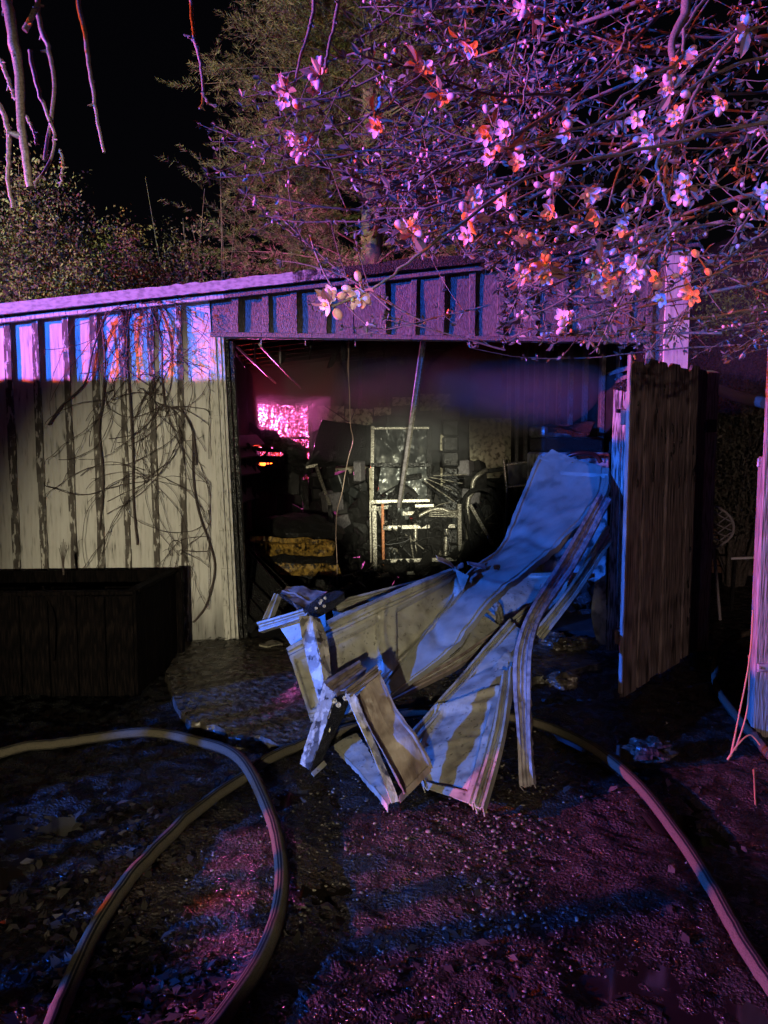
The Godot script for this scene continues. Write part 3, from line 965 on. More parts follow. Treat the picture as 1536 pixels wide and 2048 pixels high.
	# remnants of the inner lining on the back wall
	for f in [[635, 812, 688, 850], [690, 818, 745, 852], [748, 815, 782, 832], [785, 795, 838, 812], [840, 788, 900, 822], [640, 930, 735, 952]]:
		m = MB.new()
		var a := gl(f[0], f[3], DEEP + 0.05)
		var b := gl(f[2], f[1], DEEP + 0.05)
		var s := sheet([GX * Vector3(a.x, b.y, a.z), GX * Vector3(a.x, a.y, a.z)], [GX * Vector3(b.x, b.y, a.z), GX * Vector3(b.x, a.y + 0.02, a.z)], [Vector2(0, 0), Vector2(1, 0)], {"nu": 10, "t": 0.012, "dent": 0.006, "rag": 1.5})
		put(s, "lining_remnant", M.plaster, t)

# ------------------------------------------------------------------ what lies inside
func stick(parent: Node, called: String, mt: Material, a: Array, b: Array, w: float, d := 0.0, round_ := false) -> MeshInstance3D:
	var m := MB.new()
	var p := at(a[0], a[1], a[2])
	var q := at(b[0], b[1], b[2])
	if round_:
		m.tube([p, q], [w * 0.5], 8)
	else:
		m.bar(p, q, w, d if d > 0.0 else w, Vector3(0.15, 0.1, 1), 0.003)
	return put(m, called, mt, parent)

func flat(parent: Node, called: String, mt: Material, pts: Array, th := 0.012, dent := 0.01, nu := 16) -> MeshInstance3D:
	# a bent plate from four corners: top left, top right, bottom right, bottom left, each [px, py, depth]
	var p := P(pts)
	return put(sheet([p[0], p[0].lerp(p[3], 0.5), p[3]], [p[1], p[1].lerp(p[2], 0.5), p[2]], [Vector2(0, 0), Vector2(0.5, 0), Vector2(1, 0)], {"nu": nu, "t": th, "dent": dent, "rag": 0.5}), called, mt, parent)

func lump(size: Vector3, rough: float, seed_: float) -> MB:
	var m := MB.new()
	var nu := 22
	var nv := 14
	var g := []
	for j in nv + 1:
		var row := []
		for i in nu + 1:
			var a := TAU * (i % nu) / nu
			var e := PI * (float(j) / nv - 0.5)
			var d := Vector3(cos(a) * cos(e), sin(e), sin(a) * cos(e))
			var k := 1.0 + rough * (nz.get_noise_3d(d.x * 1.6 + seed_, d.y * 1.6, d.z * 1.6) + 0.6 * nz2.get_noise_3d(d.x * 5.0, d.y * 5.0 + seed_, d.z * 5.0))
			row.append(d * size * 0.5 * k)
		g.append(row)
	for j in nv:
		for i in nu:
			m.quad(g[j][i], g[j][i + 1], g[j + 1][i + 1], g[j + 1][i], g[j][i] + g[j + 1][i + 1])
	return m

func interior() -> void:
	var char_g := "charred clutter inside the garage"
	# metal rack lit by the hand lamp
	var r := thing("steel_rack", "scorched steel rack lit bright white in the middle of the garage", "rack", "", ground(830, 1145))
	var d := 8.7
	for p in [[748, 1010, 1142, M.steel, .05], [765, 1008, 1140, M.orange, .03], [918, 1008, 1120, M.steel, .045], [740, 1000, 1135, M.steel, .02]]:
		stick(r, "post", p[3], [p[0], p[1], d], [p[0] + 2, p[2], d], p[4])
	for p in [[738, 1020, 788, 1012], [740, 1004, 800, 1004], [757, 1015, 766, 1040], [775, 1055, 910, 1052], [805, 1027, 905, 1024], [765, 1056, 800, 1058], [770, 1122, 920, 1118], [757, 1128, 775, 1148], [772, 1150, 915, 1138]]:
		stick(r, "crossbar", M.steel, [p[0], p[1], d], [p[2], p[3], d + .05], 0.045)
	for p in [[752, 1003, 860, 1001], [830, 1012, 868, 1011]]:
		stick(r, "shelf_edge", M.steel, [p[0], p[1], d - .08], [p[2], p[3], d - .08], 0.035, 0.02)
	for p in [[832, 1032, 1118], [893, 1058, 1117], [790, 1010, 1060]]:
		stick(r, "tube", M.steel, [p[0], p[1], d + .1], [p[0] - 2, p[2], d + .1], 0.05, 0, true)
	for k in 9:
		var m := MB.new()
		var a := at(742 + k * 5, 1020 - k, d - 0.03)
		m.tube([a, a + Vector3(0, 0, 0.002)], [0.006], 6)
		put(m, "bolt_hole", M.black, r)
	for p in [[788, 1010, 13, 26], [803, 1015, 10, 30], [815, 1006, 16, 18], [845, 1035, 26, 18], [880, 1038, 26, 20], [800, 1045, 14, 22], [812, 1022, 12, 16]]:
		put(lump(Vector3(p[2], p[3], p[2]) * 2.0 * d / F, 0.5, p[0]).shift(at(p[0], p[1], d + .05)), "burnt_canister", M.char if p[2] > 12 else M.foil, r)
	# foil faced sheets behind the rack
	var f := thing("foil_panel", "crumpled silver foil board standing behind the steel rack", "board", "", ground(805, 1128))
	flat(f, "upper_sheet", M.darkfoil, [[750, 858, 9.3], [857, 860, 9.3], [853, 928, 9.3], [747, 926, 9.3]], 0.02, 0.05, 24)
	flat(f, "lower_sheet", M.foil, [[762, 936, 9.25], [858, 934, 9.25], [852, 1005, 9.2], [752, 1008, 9.2]], 0.02, 0.06, 24)
	stick(f, "frame_bar", M.char, [742, 930, 9.2], [862, 930, 9.2], 0.05)
	stick(f, "frame_bar", M.steel, [745, 852, 9.25], [742, 1140, 9.25], 0.045)
	stick(f, "frame_bar", M.char, [858, 852, 9.25], [858, 1120, 9.25], 0.06)
	stick(f, "frame_bar", M.steel, [748, 857, 9.22], [858, 856, 9.22], 0.03)
	var bl := thing("wall_stud", "narrow pale upright stud left of the foil board", "stud", "", ground(741, 1140))
	stick(bl, "board", M.plaster, [741, 936, 8.95], [743, 1020, 8.95], 0.04)
	# stained board
	var pb := thing("stained_board", "stained beige board leaning on the back wall", "board", "", GX * Vector3(gl(980, 960, -5).x, 0, -5.0))
	flat(pb, "board_sheet", M.plaster, [[938, 838, 10.5], [1022, 836, 10.5], [1021, 945, 10.3], [940, 952, 10.3]], 0.02, 0.01)
	stick(pb, "stand_leg", M.char, [945, 952, 10.35], [943, 1085, 10.3], 0.05)
	stick(pb, "stand_leg", M.char, [1018, 945, 10.35], [1016, 1085, 10.3], 0.05)
	var shf := thing("pale_shelf", "pale bent shelf strip under the stained board", "shelf", "", GX * Vector3(gl(980, 960, -4.6).x, 0, -4.6))
	flat(shf, "shelf_board", M.plaster, [[940, 943, 10.0], [1012, 940, 10.0], [1012, 953, 9.9], [945, 956, 9.9]], 0.02)
	stick(shf, "bracket", M.char, [950, 956, 10.0], [950, 1100, 9.9], 0.04)
	stick(shf, "bracket", M.char, [955, 945, 9.9], [1030, 935, 9.9], 0.06)
	# charred post
	var cp := thing("charred_post", "thick alligatored black post right of the foil board", "post", "", ground(898, 1115))
	var cm := MB.new()
	for k in 10:
		var y0 := lerpf(1118, 812, k / 10.0)
		var y1 := lerpf(1118, 812, (k + 1) / 10.0)
		cm.bar(at(900 + nz2.get_noise_1d(k * 7.0) * 6, y0, 9.0), at(900 + nz2.get_noise_1d((k + 1) * 7.0) * 6, y1, 9.0), 0.2 + nz2.get_noise_1d(k * 11.0) * 0.05, 0.12 + 0.002 * (k % 3), Vector3(0, 0, 1), 0.02)
	put(cm, "post", M.char, cp)
	flat(cp, "pale_edge", M.plaster, [[881, 868, 8.98], [893, 870, 8.98], [888, 902, 8.98], [880, 900, 8.98]], 0.015)
	flat(cp, "pale_edge", M.plaster, [[881, 935, 8.97], [888, 940, 8.97], [890, 975, 8.97], [881, 972, 8.97]], 0.015)
	# wire grid
	var wg := thing("wire_basket", "bent black wire basket leaning beside the charred post", "basket", "", ground(880, 1110))
	for k in 8:
		stick(wg, "wire", M.steel if k % 2 else M.black, [845 + k * 3, 962 - k * 1.5, 8.6], [905 + k * 4, 1012 - k * 9, 8.7], 0.012, 0, true)
	for k in 6:
		stick(wg, "wire", M.black, [890 + k * 3, 938 + k * 12, 8.65], [918, 960 + k * 9, 8.62], 0.014, 0, true)
	for k in 5:
		stick(wg, "wire", M.steel, [858, 1016 + k * 4, 8.6], [912 + k, 1022 + k * 3, 8.55], 0.012, 0, true)
	var hose_m := MB.new()
	hose_m.tube(cr(P([[838, 1032, 8.5], [862, 1020, 8.5], [884, 1018, 8.5], [900, 1024, 8.5], [916, 1022, 8.55]]), 16), [0.02], 7)
	put(hose_m, "bent_tube", M.steel, wg)
	var bt := thing("bent_pipe", "bent pale pipe rising from the charred heap", "pipe", "", ground(950, 1105))
	var bm := MB.new()
	bm.tube(cr(P([[936, 1090, 8.9], [936, 1005, 8.9], [944, 985, 8.9], [947, 962, 8.9], [960, 948, 8.9], [972, 940, 9.0]]), 22), [0.028], 8)
	put(bm, "pipe", M.steel, bt)
	# scorched wheel and heap at the right
	var wh := thing("burnt_hoop", "burnt black hoop of tubing standing in the right hand heap", "hoop", "", ground(965, 1120))
	var c := at(962, 1045, 8.8)
	var ring := []
	for k in 17:
		var a := TAU * k / 24.0 - .6
		ring.append(c + Vector3(cos(a) * 0.33 * 0.75 + nz2.get_noise_1d(k * 9.0) * .04, sin(a) * 0.40, cos(a) * 0.2))
	bm = MB.new()
	bm.tube(ring, [0.032], 8, false)
	put(bm, "hoop", M.char, wh)
	for k in 2:
		var a := TAU * k / 12.0
		bm = MB.new()
		bm.tube([c, c + Vector3(cos(a) * 0.24, sin(a) * 0.38, cos(a) * 0.19)], [0.006], 5)
		put(bm, "rod", M.steel, wh)
	for p in [[940, 1010, 985, 1090], [990, 1000, 1010, 1080], [950, 1060, 990, 1100], [930, 1020, 945, 1100], [975, 990, 1000, 1040]]:
		stick(wh, "bent_bar", M.steel if p[0] % 20 == 0 else M.char, [p[0], p[1], 8.7], [p[2], p[3], 8.6], 0.04)
	# folding chair with black panel
	var ch := thing("tubular_chair", "black tubular chair tipped against the blue lit appliance", "chair", "", ground(1045, 1110))
	flat(ch, "back_panel", M.black, [[1014, 926, 7.6], [1066, 919, 7.6], [1070, 968, 7.6], [1018, 976, 7.6]], 0.01, 0.008)
	for p in [[1007, 918, 1014, 985], [1012, 930, 1068, 922], [1014, 974, 1072, 968], [1068, 922, 1074, 965]]:
		stick(ch, "tube", M.steel, [p[0], p[1], 7.57], [p[2], p[3], 7.57], 0.026, 0, true)
	bm = MB.new()
	bm.tube(cr(P([[1066, 965, 7.6], [1064, 930, 7.6], [1072, 918, 7.6], [1090, 915, 7.55], [1106, 914, 7.5]]), 14), [0.014], 7)
	put(bm, "tube", M.steel, ch)
	for p in [[1014, 985, 1010, 1105], [1072, 968, 1078, 1100]]:
		stick(ch, "leg", M.char, [p[0], p[1], 7.6], [p[2], p[3], 7.8], 0.024, 0, true)
	# appliance in blue light
	var ap := thing("washing_machine", "sooted white washing machine against the right inner wall", "washing machine", "", ground(1150, 1190))
	var q := at(1150, 905, 7.0)
	bm = MB.new()
	var top := q.y
	bm.box(Vector3(q.x, top * 0.5, q.z - 0.3), Vector3(0.62, top, 0.6), GX.basis, 0.02)
	put(bm, "cabinet", M.appliance, ap)
	bm = MB.new()
	bm.box(Vector3(q.x, top + 0.075, q.z - 0.36), Vector3(0.6, 0.14, 0.42), GX.basis, 0.02)
	put(bm, "control_panel", M.char, ap)
	bm = MB.new()
	bm.box(Vector3(q.x, top - 0.06, q.z + 0.006), Vector3(0.56, 0.07, 0.014), GX.basis, 0.004)
	put(bm, "door_rim", M.appliance, ap)
	bm = MB.new()
	bm.tube(cr(P([[1135, 912, 6.9], [1160, 906, 6.85], [1190, 910, 6.85], [1202, 925, 6.85]]), 12), [0.022], 7)
	put(bm, "hose", M.black, ap)
	var bx := thing("burnt_box", "black crusted box on top of the washing machine", "box", "", Vector3(q.x - 0.05, top + 0.14, q.z - 0.36))
	bm = MB.new()
	bm.box(Vector3(q.x - 0.08, top + 0.2, q.z - 0.36), Vector3(0.46, 0.12, 0.34), GX.basis * Basis(Vector3.UP, 0.1), 0.02)
	put(bm, "box", M.foil, bx)
	for k in 4:
		flat(bx, "charred_flap", M.char, [[1088 + k * 6, 846 + k * 3, 6.9 - k * 0.02], [1190 - k * 9, 850 + k * 2, 6.9], [1180, 860 + k * 2, 6.75], [1095, 858 + k * 3, 6.75]], 0.008, 0.03)
	# melted yellow chest
	var yc := thing("yellow_chest", "melted yellow plastic chest under black ash at left", "chest", "", ground(598, 1165))
	flat(yc, "rim", M.yellow, [[500, 1074, 7.5], [672, 1086, 7.7], [670, 1092, 7.6], [515, 1084, 7.8]], 0.05, 0.02)
	flat(yc, "front", M.yellow, [[514, 1084, 7.75], [668, 1089, 7.6], [664, 1116, 7.55], [528, 1120, 7.6]], 0.03, 0.05, 26)
	flat(yc, "ledge", M.char, [[524, 1118, 7.5], [668, 1114, 7.5], [672, 1130, 7.4], [540, 1134, 7.4]], 0.03, 0.04)
	flat(yc, "lower_front", M.yellow, [[540, 1130, 7.42], [676, 1128, 7.4], [684, 1152, 7.35], [560, 1150, 7.38]], 0.03, 0.05)
	put(lump(Vector3(1.0, 0.42, 0.8), 0.25, 7.0).shift(at(592, 1066, 8.25)), "ash_crust", M.char, yc)
	flat(yc, "lid_remnant", M.plaster, [[552, 1041, 8.1], [628, 1036, 8.2], [630, 1044, 8.1], [556, 1048, 8.05]], 0.015)
	bm = MB.new()
	var yb := at(598, 1120, 8.1)
	bm.box(Vector3(yb.x, yb.y * 0.5 + 0.1, yb.z), Vector3(0.78, yb.y + 0.2, 0.55), GX.basis, 0.03)
	put(bm, "body", M.char, yc)
	# charred timbers leaning by the left jamb
	var k0 := 0
	for p in [[456, 1085, 6.9, 600, 1235, 6.0, .09], [452, 1060, 7.1, 560, 1180, 6.2, .05], [455, 1130, 6.6, 560, 1240, 5.9, .11], [458, 1100, 6.8, 575, 1235, 6.05, .08], [460, 1165, 6.4, 530, 1250, 5.85, .1], [470, 1075, 7.2, 640, 1240, 6.1, .05], [458, 1200, 6.3, 505, 1255, 5.8, .09], [500, 1095, 7.1, 560, 1200, 6.4, .04]]:
		var lab: String = ["broad crusted timber leaning from the left jamb to the curled sheet", "slim pale edged lath leaning behind the charred timbers", "heavy cracked timber lowest of the leaning charred pile", "middle black timber in the pile by the left jamb", "short blackened timber end at the foot of the left jamb", "longest thin charred batten reaching towards the yellow chest", "stubby burnt timber nearest the left jamb foot", "thin steep charred slat above the leaning timbers"][k0]
		var tb := thing("charred_timber", lab, "timber", "charred timbers leaning by the left jamb", at(p[3], p[4], p[5]))
		stick(tb, "timber", M.char, [p[0], p[1], p[2]], [p[3], p[4], p[5]], p[6], p[6] * 0.6)
		k0 += 1
	# silhouettes before the window
	var sl := thing("collapsed_shelf", "collapsed black shelf frame silhouetted before the red window", "shelf", "", ground(560, 1120))
	for p in [[496, 850, 575, 905, .09], [575, 885, 612, 945, .1], [505, 918, 600, 920, .09], [505, 898, 560, 902, .05], [545, 890, 520, 925, .03], [600, 885, 604, 1000, .03], [582, 880, 588, 990, .04], [480, 940, 600, 950, .16], [470, 965, 600, 975, .2], [570, 905, 620, 950, .07], [530, 868, 556, 905, .05]]:
		stick(sl, "bar", M.char, [p[0], p[1], 10.2], [p[2], p[3], 10.2], p[4])
	for p in [[535, 878, 1.5], [575, 893, 1.2], [590, 905, 1.4], [600, 935, 1.5], [560, 945, 1.8]]:
		put(lump(Vector3(0.22, 0.16, 0.2) * p[2], 0.5, p[0]).shift(at(p[0], p[1], 10.2)), "charred_lump", M.char, sl)
	for p in [[470, 980, 500, 1100, .12], [560, 970, 560, 1110, .1], [610, 960, 615, 1110, .08]]:
		stick(sl, "leg", M.char, [p[0], p[1], 10.2], [p[2], p[3], 10.1], p[4])
	var ls := thing("side_shelves", "burnt shelving on the left inner wall glowing red", "shelving", "", ground(478, 1150))
	for p in [[450, 885, 520, 880], [452, 908, 512, 902], [452, 942, 512, 936], [452, 1000, 510, 985]]:
		stick(ls, "shelf_board", M.charboard, [p[0], p[1], 7.4], [p[2], p[3], 9.8], 0.16, 0.03)
	for p in [[462, 875, 464, 1100], [488, 880, 489, 1080], [508, 878, 508, 1070]]:
		stick(ls, "upright", M.char, [p[0], p[1], 8.0 + (p[0] - 462) * .03], [p[2], p[3], 8.0 + (p[0] - 462) * .03], 0.05)
	for p in [[472, 895, 14], [496, 892, 10], [476, 925, 16], [500, 925, 12]]:
		put(lump(Vector3(p[2], p[2] * 1.2, p[2]) * 8.4 / F, 0.4, p[0] * .7).shift(at(p[0], p[1], 8.4)), "burnt_pot", M.char, ls)
	var tl := thing("desk_lamp", "thin angled lamp stand right of the red window", "lamp stand", "", ground(640, 1120))
	stick(tl, "lower_arm", M.steel, [632, 932, 9.2], [660, 1012, 9.0], 0.04)
	stick(tl, "upper_arm", M.char, [608, 935, 9.2], [640, 900, 9.2], 0.03)
	stick(tl, "hinge", M.steel, [612, 935, 9.2], [636, 930, 9.2], 0.035)
	stick(tl, "support", M.char, [660, 1010, 9.0], [662, 1110, 9.0], 0.05)
	flat(tl, "shade", M.char, [[642, 840, 9.3], [742, 852, 9.6], [740, 930, 9.6], [618, 936, 9.2]], 0.02, 0.02)
	# hanging wire and fallen rail
	var hw := thing("hanging_wire", "long thin bare wire hanging from the burnt ceiling", "wire", "", at(675, 1170, 7.2))
	bm = MB.new()
	bm.tube(cr(P([[698, 680, 7.0], [697, 740, 7.0], [699, 790, 7.0], [701, 850, 7.0], [706, 880, 7.05], [697, 915, 7.05], [690, 950, 7.1], [684, 985, 7.1], [674, 1025, 7.15], [672, 1070, 7.2], [674, 1120, 7.2], [674, 1168, 7.2]]), 60), [0.0045], 6)
	put(bm, "wire_run", M.wire, hw)
	bm = MB.new()
	bm.tube(cr(P([[693, 685, 7.0], [697, 705, 7.0], [695, 735, 7.0], [698, 760, 7.0]]), 14), [0.003], 5)
	put(bm, "frayed_end", M.wire, hw)
	var fr := thing("fallen_track", "fallen steel door track hanging from lintel to rack", "door track", "", at(795, 1012, 8.3))
	var p0 := at(846, 676, 6.2)
	var p1 := at(797, 1014, 8.2)
	bm = MB.new()
	bm.bar(p0, p1, 0.032, 0.02, Vector3(0.3, 0, 1), 0.002)
	put(bm, "rail", M.track, fr)
	bm = MB.new()
	bm.bar(p0 + Vector3(0.022, 0, 0.01), p1 + Vector3(0.022, 0, 0.01), 0.014, 0.026, Vector3(0.3, 0, 1), 0.002)
	put(bm, "rail_lip", M.steel, fr)
	for k in 30:
		bm = MB.new()
		var pp := p0.lerp(p1, (k + 0.5) / 30.0)
		bm.box(pp + Vector3(-0.008, 0, 0.012), Vector3(0.008, 0.018, 0.006), Basis(), 0.001)
		put(bm, "slot", M.black, fr)
	var wt := thing("wall_wire", "loose wire trailing across the back wall lining", "wire", "", at(650, 812, 10.3))
	bm = MB.new()
	bm.tube(cr(P([[650, 812, 10.3], [680, 832, 10.3], [700, 842, 10.2], [720, 800, 10.2], [745, 815, 10.3]]), 24), [0.006], 5)
	put(bm, "wire_run", M.black, wt)
	for p in [[470, 690, 5.9, 550, 765, 9.5], [520, 690, 6.0, 600, 775, 9.8], [1275, 730, 6.2, 1130, 775, 9.8], [1280, 745, 6.2, 1140, 790, 9.8]]:
		var gt := thing("ceiling_track", ["upper door track along the left ceiling", "second door track along the left ceiling, nearer the middle", "upper charred track under the right ceiling", "lower charred track under the right ceiling"][[470, 520, 1275, 1280].find(p[0])], "door track", "door tracks under the garage ceiling", at(p[0], p[1], p[2]))
		stick(gt, "rail", M.track, [p[0], p[1], p[2]], [p[3], p[4], p[5]], 0.035, 0.02)
		stick(gt, "hanger", M.track, [p[0] * .5 + p[3] * .5, p[1] * .5 + p[4] * .5, p[2] * .5 + p[5] * .5], [p[0] * .5 + p[3] * .5, p[1] * .5 + p[4] * .5 - 40, p[2] * .5 + p[5] * .5], 0.02, 0.008)
	# small burnt clutter on and around the rack, and shreds from the ceiling
	var cl := thing("burnt_clutter", "tangle of small burnt jars, rods and cables on the lit rack", "clutter", "", ground(840, 1140))
	for k in 34:
		var px := rng.randf_range(750, 925)
		var py: float = [1000, 1008, 1050, 1052, 1115, 1118][rng.randi() % 6] - rng.randf_range(0, 12)
		var sz := rng.randf_range(8, 17) * 8.8 / F
		put(lump(Vector3(sz, sz * rng.randf_range(.8, 1.9), sz), .45, k * 1.7).shift(at(px, py, 8.78 + rng.randf() * .15)), "burnt_jar", [M.char, M.char, M.steel, M.darkfoil][rng.randi() % 4], cl)
	for k in 90:
		var px := rng.randf_range(632, 1010)
		var py := rng.randf_range(935, 1125)
		var dd := rng.randf_range(9.0, 10.4)
		var m := MB.new()
		var sz := Vector3(rng.randf_range(.05, .3), rng.randf_range(.04, .26), rng.randf_range(.05, .25))
		m.box(at(px, py, dd), sz, Basis.from_euler(Vector3(rng.randfn() * .25, rng.randf() * 3, rng.randfn() * .35)), .012)
		put(m, "burnt_box", [M.char, M.char, M.charboard, M.soot, M.darkfoil, M.char][rng.randi() % 6 if rng.randf() < .75 else 0], cl)
	for k in 46:
		var px := rng.randf_range(745, 1005)
		var py := rng.randf_range(985, 1130)
		var m := MB.new()
		var p := at(px, py, 8.6 + rng.randf() * .3)
		var dd := Vector3(rng.randfn(), rng.randfn(), rng.randfn() * .4) * .16
		m.tube(cr([p, p + dd * .5 + Vector3(0, rng.randfn() * .05, 0), p + dd + Vector3(rng.randfn() * .06, -.04, 0)], 8), [rng.randf_range(.004, .013)], 6)
		put(m, "rod", [M.char, M.char, M.black, M.char, M.steel][rng.randi() % 5], cl)
	var shr := thing("ceiling_shreds", "charred lining shreds hanging from the garage ceiling", "shreds", "", GX * Vector3(1.8, 2.3, -2.5))
	for k in 26:
		var u := rng.randf_range(.1, 3.3)
		var z := rng.randf_range(-4.9, -.6)
		var yy := roof_y(u) - .17
		var l := rng.randf_range(.08, .38)
		var wd := rng.randf_range(.03, .14)
		var a := GX * Vector3(u, yy, z)
		put(sheet([a, a + Vector3(.01, -l * .5, .02), a + Vector3(rng.randfn() * .03, -l, .01)], [a + Vector3(wd, 0, 0), a + Vector3(wd * .9, -l * .45, .01), a + Vector3(wd * .4, -l * .9, .03)], PLAIN, {"nu": 8, "t": .006, "dent": .04, "rag": 1.5}), "shred", M.char, shr)
	# scattered black debris over the floor
	var chunk := MB.new()
	chunk.box(Vector3.ZERO, Vector3.ONE, Basis(), 0.12)
	var cmesh := chunk.mesh()
	cmesh.surface_set_material(0, M.char)
	var ts := []
	for i in 900:
		var u := rng.randf_range(0.1, U_R - 0.3)
		var z := rng.randf_range(-5.0, -0.35)
		var pile := maxf(0.0, 0.5 - absf(u - 2.3) * 0.35) * clampf((-z - 2.2) * 0.6, 0, 1) + (0.25 if z < -4.2 else 0.06)
		var s := rng.randf_range(0.03, 0.13)
		ts.append(GX * Transform3D(Basis.from_euler(Vector3(rng.randf() * 6, rng.randf() * 6, rng.randf() * 6)).scaled_local(Vector3(s, s * rng.randf_range(.2, .6), s * rng.randf_range(.6, 3.0))), Vector3(u, s * 0.4 + rng.randf() * pile, z)))
	var db := multi(cmesh, ts, [], "debris", self)
	tag(db, "heap of charred rubble over the garage floor", "rubble", "", "stuff")
	# right hand side: more black heaps
	var hp := thing("burnt_heap", "low burnt heap filling the right of the garage", "heap", "", GX * Vector3(2.3, 0, -3.4))
	for p in [[2.2, -3.6, 1.2, .9], [2.9, -3.0, .9, 1.0], [1.6, -4.3, 1.0, 1.1], [0.9, -4.6, .9, .9], [2.5, -4.4, 1.3, 1.2]]:
		put(lump(Vector3(p[2], p[3], p[2] * 0.8), 0.7, p[0] * 5.0).shift(GX * Vector3(p[0], p[3] * 0.3, p[1])), "crusted_mound", M.char, hp)

# ------------------------------------------------------------------ the torn down garage door
const PANEL := [Vector2(0, -.035), Vector2(0, 0), Vector2(.05, .004), Vector2(.06, -.008), Vector2(.1, -.008), Vector2(.11, 0), Vector2(.9, 0), Vector2(.91, -.008), Vector2(.95, -.008), Vector2(.96, .002), Vector2(1, 0), Vector2(1, -.035)]
const RAIL := [Vector2(0, -.03), Vector2(0, .012), Vector2(.22, .012), Vector2(.27, -.004), Vector2(.45, -.004), Vector2(.5, .004), Vector2(.55, -.004), Vector2(.74, -.004), Vector2(.79, .012), Vector2(1, .012), Vector2(1, -.03)]
const PLAIN := [Vector2(0, 0), Vector2(1, 0)]
const RIDGE := [Vector2(0, -.05), Vector2(.42, 0), Vector2(.5, .006), Vector2(.58, 0), Vector2(1, -.05)]

func strip(parent: Node, called: String, mt: Material, l: Array, r: Array, prof: Array, o := {}, label := "") -> MeshInstance3D:
	return put(sheet(P(l), P(r), prof, o), called, mt, parent, "", label)

